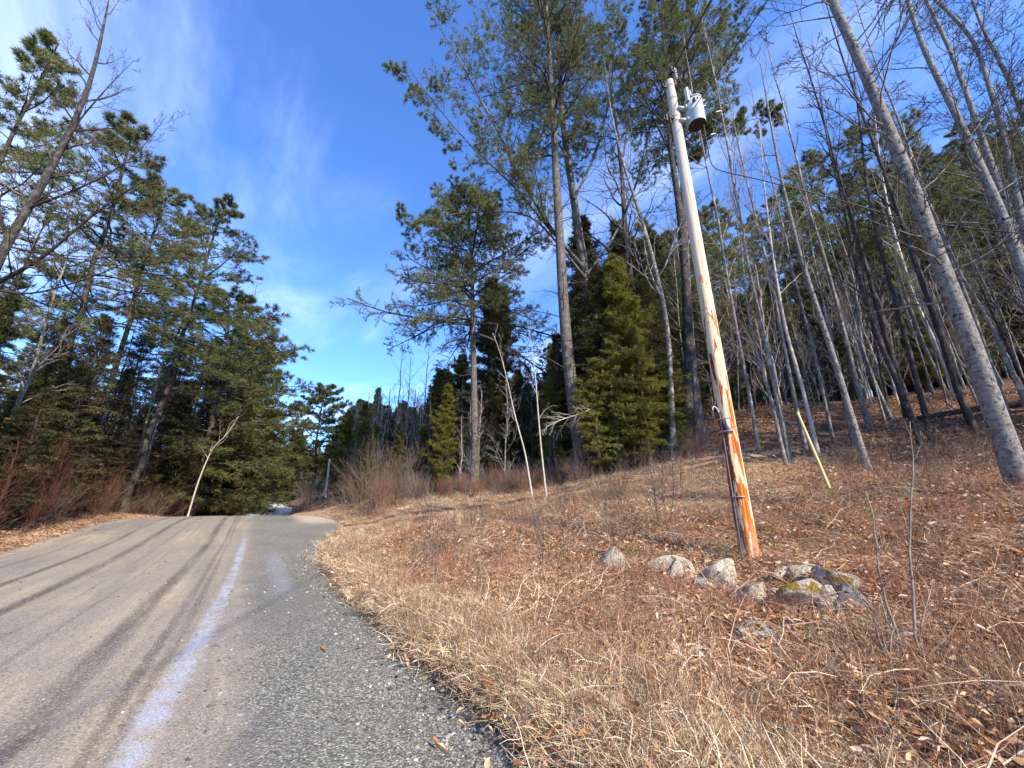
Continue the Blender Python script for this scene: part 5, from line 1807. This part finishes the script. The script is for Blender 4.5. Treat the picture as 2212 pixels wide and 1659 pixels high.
# arching bramble canes
for k in range(26):
    x0 = rng.uniform(-1, 6.5); y0 = rng.uniform(3.2, 11)
    s, q = sq(x0, y0)
    if q < edges(s)[1] + .5: continue
    z0 = Hs(x0, y0)
    a = rng.random() * 6.28; L = rng.uniform(.8, 1.8)
    t = np.linspace(0, 1, 14)
    hgt = rng.uniform(.25, .6)
    P = np.stack([np.cos(a) * L * t, np.sin(a) * L * t, hgt * np.sin(t * PI * .95) + (0)], 1)
    P[:, 2] += (H(x0 + P[:, 0], y0 + P[:, 1]) - z0)
    P += np.cumsum(rng.normal(size=P.shape) * .01, 0)
    g = Geo()
    R = (np.linspace(.0045, .002, 14))[None]
    g.tubes(P[None], R, 5)
    S, SR = grow(P[None], R, 6, (.2, .95), .16, .8, 4, wob=.15, rs=.6, rtip=.4)
    g.tubes(S, np.clip(SR, .001, None), 3)
    o = link_mesh('bramble_cane', g.mesh('bramble', [M['twig_red' if k % 2 else 'deadwood']], True))
    o.location = (x0, y0, z0)
    tag(o, 'arching leafless bramble cane over the dry grass', 'bramble', 'bramble canes over the dry grass')


# ------------------------------------------------------------------ scattered cover (geometry nodes, one object each)
def scatter(name, label, cat, pos, rot, scl, idx, sources):
    col = bpy.data.collections.new(name + '_stock')
    for i, me in enumerate(sources):
        o = bpy.data.objects.new('%s_%02d' % (name + '_piece', i), me)
        col.objects.link(o)
    me = bpy.data.meshes.new(name)
    me.vertices.add(len(pos))
    me.vertices.foreach_set('co', pos.astype(np.float32).ravel())
    a = me.attributes.new('rot', 'FLOAT_VECTOR', 'POINT'); a.data.foreach_set('vector', rot.astype(np.float32).ravel())
    a = me.attributes.new('scl', 'FLOAT', 'POINT'); a.data.foreach_set('value', scl.astype(np.float32))
    a = me.attributes.new('idx', 'INT', 'POINT'); a.data.foreach_set('value', idx.astype(np.int32))
    ob = link_mesh(name, me)
    ng = bpy.data.node_groups.new(name, 'GeometryNodeTree')
    ng.interface.new_socket('Geometry', in_out='INPUT', socket_type='NodeSocketGeometry')
    ng.interface.new_socket('Geometry', in_out='OUTPUT', socket_type='NodeSocketGeometry')
    N = ng.nodes
    gi = N.new('NodeGroupInput'); go = N.new('NodeGroupOutput')
    ci = N.new('GeometryNodeCollectionInfo'); ci.inputs[0].default_value = col
    ci.inputs['Separate Children'].default_value = True
    ci.inputs['Reset Children'].default_value = True
    ip = N.new('GeometryNodeInstanceOnPoints')
    ip.inputs['Pick Instance'].default_value = True
    def na(nm, ty):
        x = N.new('GeometryNodeInputNamedAttribute'); x.data_type = ty; x.inputs[0].default_value = nm
        return x.outputs[0]
    e2r = N.new('FunctionNodeEulerToRotation')
    ng.links.new(na('rot', 'FLOAT_VECTOR'), e2r.inputs[0])
    ng.links.new(gi.outputs[0], ip.inputs['Points'])
    ng.links.new(ci.outputs[0], ip.inputs['Instance'])
    ng.links.new(na('idx', 'INT'), ip.inputs['Instance Index'])
    ng.links.new(e2r.outputs[0], ip.inputs['Rotation'])
    ng.links.new(na('scl', 'FLOAT'), ip.inputs['Scale'])
    ng.links.new(ip.outputs[0], go.inputs[0])
    md = ob.modifiers.new('scatter', 'NODES')
    md.node_group = ng
    tag(ob, label, cat, kind='stuff')
    return ob


def polar(n, r0, r1, a0=-62, a1=62, p=1.0):
    """points spread evenly in log distance around the viewpoint's side of the bank"""
    u = rng.random(n)
    r = r0 * (r1 / r0) ** (u ** p)
    a = np.radians(rng.uniform(a0, a1, n))
    return np.sin(a) * r, np.cos(a) * r, r


def ribbons(g, k, L, W, flat, seg=3, rad=.2, m=0, h0=0.0, curl=.35):
    az = rng.random(k) * 2 * PI
    el = np.abs(rng.normal(size=k)) * flat
    d = np.stack([np.cos(az) * np.cos(el), np.sin(az) * np.cos(el), np.sin(el)], 1)
    p = np.stack([rng.normal(size=k) * rad, rng.normal(size=k) * rad, np.abs(rng.normal(size=k)) * h0], 1)
    Ls = L * rng.uniform(.5, 1.2, k)
    w = norm(np.cross(d, rng.normal(size=(k, 3)) * .5 + np.array([0, 0, 1.0])))
    rows = []
    for j in range(seg + 1):
        ww = W * (1 - .75 * j / seg)
        rows.append(np.stack([p - w * ww, p + w * ww], 1))
        p = p + d * (Ls / seg)[:, None]
        d = norm(d + rng.normal(size=d.shape) * curl + np.array([0, 0, -.12]))
    V = np.stack(rows, 1).reshape(k, -1, 3)
    V[:, :, 2] = np.maximum(V[:, :, 2], .004 + .002 * rng.random((k, V.shape[1])))
    nv = V.shape[1]
    b = (np.arange(k) * nv)[:, None, None]
    j = np.arange(seg)[None, :, None] * 2
    q = np.array([0, 1, 3, 2])[None, None]
    g.quads(V.reshape(-1, 3), (b + j + q).reshape(-1, 4), m)


def straw_mesh(mt, k=46, L=.34, W=.0035, flat=.35, rad=.16, h0=.03, curl=.3):
    g = Geo(); ribbons(g, k, L, W, flat, 3, rad, 0, h0, curl)
    return g.mesh('straw', [M[mt]])


def stem_mesh(mt, k=7, h=.55, rad=.14, r=.0028):
    g = Geo()
    az = rng.random(k) * 6.28; el = PI / 2 - np.abs(rng.normal(size=k)) * .3
    d = np.stack([np.cos(az) * np.cos(el), np.sin(az) * np.cos(el), np.sin(el)], 1)
    P = np.empty((k, 5, 3)); P[:, 0] = np.stack([rng.normal(size=k) * rad, rng.normal(size=k) * rad, 0 * az], 1)
    L = h * rng.uniform(.5, 1.2, k)
    for j in range(1, 5):
        P[:, j] = P[:, j - 1] + d * (L / 4)[:, None]
        d = norm(d + rng.normal(size=d.shape) * .1)
    R = np.full((k, 1), r) * np.linspace(1, .5, 5)[None]
    g.tubes(P, R, 3)
    S, SR = grow(P, R, 4, (.45, .97), .28, .6, 3, up=.08, wob=.1, rs=.7, rtip=.5)
    g.tubes(S, SR, 3)
    return g.mesh('stem', [M[mt]])


def leaf_mesh(k=18, rad=.2, size=.029):
    g = Geo()
    c = np.stack([rng.normal(size=k) * rad, rng.normal(size=k) * rad, rng.random(k) * .03 + .008], 1)
    az = rng.random(k) * 6.28
    D = norm(np.stack([np.cos(az), np.sin(az), rng.normal(size=k) * .35], 1))
    up = np.array([0, 0, 1.0]) + rng.normal(size=(k, 3)) * .55
    S = norm(np.cross(D, up)); N = np.cross(S, D)
    L = size * rng.uniform(.7, 1.5, k); W = L * rng.uniform(.22, .5, k); cu = L * rng.uniform(-.3, .7, k)
    def pt(t, s, b): return c + D * (L * t)[:, None] + S * (W * s)[:, None] + N * (cu * b)[:, None]
    j_ = rng.uniform(.55, 1.25, (6, k))
    V = np.stack([pt(-1, 0, .3), pt(-.3, -1, 1) + N * (L * .2 * (j_[0] - 1))[:, None], pt(-.2, 0, 0), c + D * (L * -.3)[:, None] + S * (W * j_[1])[:, None] + N * (cu * j_[2])[:, None], c + D * (L * .5)[:, None] - S * (W * j_[3])[:, None] + N * (cu * .8)[:, None], pt(.5, 0, .1), c + D * (L * .4)[:, None] + S * (W * .8 * j_[4])[:, None] + N * (cu * j_[5])[:, None], pt(1, 0, .6)], 1)
    fq = np.array([(1, 4, 5, 2), (2, 5, 6, 3)]); ft = np.array([(0, 1, 2), (0, 2, 3), (4, 7, 5), (5, 7, 6)])
    b = (np.arange(k) * 8)[:, None, None]
    g.V.append(V.reshape(-1, 3)); g.Q.append((fq[None] + b).reshape(-1, 4)); g.QM.append(np.zeros(2 * k, int))
    g.T.append((ft[None] + b).reshape(-1, 3)); g.TM.append(np.zeros(4 * k, int)); g.n = 8 * k
    return g.mesh('dead_leaf', [M['leaf_brown']])


def bank_filter(x, y, lo=.05, hi=60):
    s, q = sq(x, y)
    e = edges(s)[1]
    e = e + .10 * fb(x, y, 3.1) + .07 * fb(x + 2, y, 8.3)
    return (q > e + lo) & (q < e + hi)


def forest_mask(x, y):
    d1 = x * 0.55 + (y - 4) * -.10 - 4.4
    return np.clip(sstep(d1, 0, 1.6) + sstep(y - (22 - .55 * np.clip(x, -20, 14)), 0, 2.5), 0, 1)


def lay(name, label, cat, n, r0, r1, sources, scale, keep, tilt=.15, zoff=0.0, grow_far=.5, a0=-62, a1=75, jit=.35):
    x, y, r = polar(n, r0, r1, a0, a1)
    k = bank_filter(x, y) & (rng.random(n) < keep(x, y, r))
    x, y, r = x[k], y[k], r[k]
    z = H(x, y)
    e = .15
    nx = -(H(x + e, y) - z) / e; ny = -(H(x, y + e) - z) / e
    m = len(x)
    rot = np.stack([-ny * .0 + np.arctan(-ny) * 1.0 * 0 + rng.normal(size=m) * tilt, rng.normal(size=m) * tilt, rng.random(m) * 6.28], 1)
    scl = scale * (1 + grow_far * np.clip((r - 4) / 12, 0, 1.6)) * rng.uniform(1 - jit, 1 + jit, m)
    return scatter(name, label, cat, np.stack([x, y, z + zoff], 1), rot, scl, rng.integers(0, len(sources), m), sources)


tk = lambda x, y: np.clip(1.12 - 1.5 * np.exp(-((trk_dist(x, y) - .75) / .55) ** 2) - .5 * np.exp(-(trk_dist(x, y) / 1.2) ** 2), .02, 1)


def meadow(x, y):
    # the open, mostly straw-coloured strip either side of the worn track
    return sstep(6.0 - trk_dist(x, y), 0, 3.5) * (x < 7)


def near_edge(x, y):
    s, q = sq(x, y)
    return sstep(q - edges(s)[1] + .3 * fb(x, y, 1.7), 1.7, .35)


STP = np.array([ground(a[0], a[1] - a[3])[:2] for a in ST])


def clear(x, y):
    d = np.min(np.hypot(x[:, None] - STP[None, :, 0], y[:, None] - STP[None, :, 1] + .15), axis=1)
    return np.clip(sstep(d, .2, .75), .06, 1)


pat = lambda x, y, f=1.1: .5 + .5 * fb(x, y, f)
lay('dry_grass', 'matted tan dry grass stalks covering the bank', 'grass', 30000, 1.8, 30, [straw_mesh('straw_tan', 56, .24, .003, .22, .15, .02, .4) for _ in range(5)], .8,
    lambda x, y, r: (1 - .72 * forest_mask(x, y)) * tk(x, y) * clear(x, y) * (.25 + .75 * pat(x, y, 2.2) ** .7), .16, .0, .2)
lay('roadside_grass', 'golden dry grass overhanging the gravel edge', 'grass', 28000, 1.9, 26, [straw_mesh('straw_gold', 60, .24, .0032, .4, .12, .03) for _ in range(4)], .85,
    lambda x, y, r: np.clip(near_edge(x, y) * .95 + .07 + .4 * meadow(x, y), 0, 1) * tk(x, y), .2, 0, .3, -62, 50)
lay('fallen_leaves', 'brown and rust fallen leaves on the bank', 'leaves', 44000, 1.9, 32, [leaf_mesh() for _ in range(6)], 1.0,
    lambda x, y, r: (.46 + .54 * forest_mask(x, y)) * (1 - .68 * meadow(x, y)) * (1 - .7 * near_edge(x, y) * (r < 9)) * tk(x, y), .12, .02, .25)
lay('brown_stems', 'thin upright brown weed stalks over the bank', 'weeds', 12000, 2.2, 28, [stem_mesh('stem_brown', 6, .42) for _ in range(4)], .75,
    lambda x, y, r: clear(x, y) * sstep(r, 2.4, 4.5) * (.95 - .6 * forest_mask(x, y)) * tk(x, y) * (.3 + .7 * pat(x, y, .8)), .14, 0, .25)
lay('red_stems', 'reddish weed stalks standing in the dry grass', 'weeds', 3400, 2.4, 26, [stem_mesh('stem_red', 9, .42) for _ in range(4)], .75,
    lambda x, y, r: (.8 - .7 * forest_mask(x, y)) * tk(x, y) * (pat(x + 3, y, .9) > .62), .14, 0, .25)
lay('green_grass', 'small tufts of green grass among the dead leaves', 'grass', 2600, 2.2, 14, [straw_mesh('grass_green', 40, .16, .0028, .9, .05, .0, .2) for _ in range(3)], .9,
    lambda x, y, r: .9 * (pat(x - 2, y + 5, 1.3) > .72), .1, 0, .2)
# pale thick dead stalks lying close to the camera
lay('dead_stalks', 'pale broken stalks lying in a tangle in the foreground', 'stalks', 1900, 1.9, 12, [straw_mesh('straw_tan', 9, .5, .0038, .3, .16, .06, .25) for _ in range(4)], 1.0,
    lambda x, y, r: .55 * (1 - .5 * forest_mask(x, y)), .2, .02, .2)

# low brush: too many stems to count, one object for each side of the road
m_ = 240
px_ = rng.uniform(740, 1520, m_); Y_ = np.interp(px_, [740, 830, 1025, 1265, 1500], [31, 27, 23, 19.5, 18.8]) + rng.uniform(-1, 3.2, m_)
fp = np.array([foot(a_, b_) for a_, b_ in zip(px_, Y_)])
scatter('undergrowth', 'low brown and red-stemmed brush along the foot of the trees', 'undergrowth', fp - np.array([0, 0, .03]), np.stack([0 * px_, 0 * px_, rng.random(m_) * 6.28], 1), rng.uniform(.4, .85, m_), rng.choice([0, 1, 2], m_, p=[.45, .4, .15]), SHR[:3])
m_ = 150
s_ = rng.uniform(2, 55, m_); q_ = edges(s_)[0] - rng.uniform(.5, 7, m_); x_, y_ = xy(s_, q_)
scatter('undergrowth', 'dark low brush on the floor of the left wood', 'undergrowth', np.stack([x_, y_, H(x_, y_) - .03], 1), np.stack([0 * x_, 0 * x_, rng.random(m_) * 6.28], 1), rng.uniform(.5, 1.1, m_), rng.integers(0, 2, m_), [SHR[5], SHR[0]])

# litter under the left wood and along the left kerb
n = 2400
s_ = rng.uniform(-2, 42, n); l_, _r = edges(s_); q_ = l_ - np.abs(rng.normal(size=n)) * .9 + .2
x, y = xy(s_, q_); z = H(x, y)
z = np.maximum(z, np.where(q_ > l_ - .1, road_surface(s_, q_), -9)) + .01
srcs = [leaf_mesh(14, .22, .045) for _ in range(4)] + [straw_mesh('straw_tan', 16, .3, .004, .3, .16, .02)]
srcs = [srcs[-1]] * 3 + srcs[:2]
scatter('roadside_litter', 'fallen leaves and twigs along the left edge of the road', 'leaves', np.stack([x, y, z], 1),
        np.stack([rng.normal(size=n) * .1, rng.normal(size=n) * .1, rng.random(n) * 6.28], 1), rng.uniform(.6, 1.1, n), rng.integers(0, 5, n), srcs)


# gravel
def pebble_mesh(k=1):
    import bmesh
    bm = bmesh.new()
    bmesh.ops.create_icosphere(bm, subdivisions=1, radius=1)
    for v in bm.verts:
        v.co = Vector((v.co.x * 1.0, v.co.y * random.uniform(.7, .9), v.co.z * .6)) * random.uniform(.75, 1.2)
    me = bpy.data.meshes.new('pebble'); bm.to_mesh(me); bm.free()
    me.materials.append(M['pebble'])
    return me


n = 60000
r = 1.9 * (15 / 1.9) ** (rng.random(n) ** 1.15)
a = np.radians(rng.uniform(-60, 30, n))
x, y = np.sin(a) * r, np.cos(a) * r
s, q = sq(x, y)
lo, hi = edges(s)
dens = np.where((q > -.1) & (q < hi + .5), .25 + .75 * sstep(q - hi, -1.1, -.2), np.where((q > -6) & (q < -.1), .012, 0))
k = rng.random(n) < dens
x, y, s, q, r = x[k], y[k], s[k], q[k], r[k]
z = road_surface(s, q) + .002
z = np.maximum(z, np.where(q > edges(s)[1] - .05, H(x, y), -9))
m = len(x)
scl = np.exp(rng.normal(size=m) * .45) * .0075 * (1 + .12 * np.clip(r - 2, 0, 10))
scl = np.clip(scl, .004, .03)
scatter('gravel', 'loose grey gravel on the road shoulder', 'gravel', np.stack([x, y, z], 1), np.stack([rng.random(m) * 6.28, rng.normal(size=m) * .4, rng.random(m) * 6.28], 1), scl, rng.integers(0, 6, m), [pebble_mesh() for _ in range(6)])
print('POLE', PB, PH, 'meshes', len(bpy.data.meshes), 'objs', len(bpy.data.objects), 'tris', sum(len(m.polygons) for m in bpy.data.meshes))
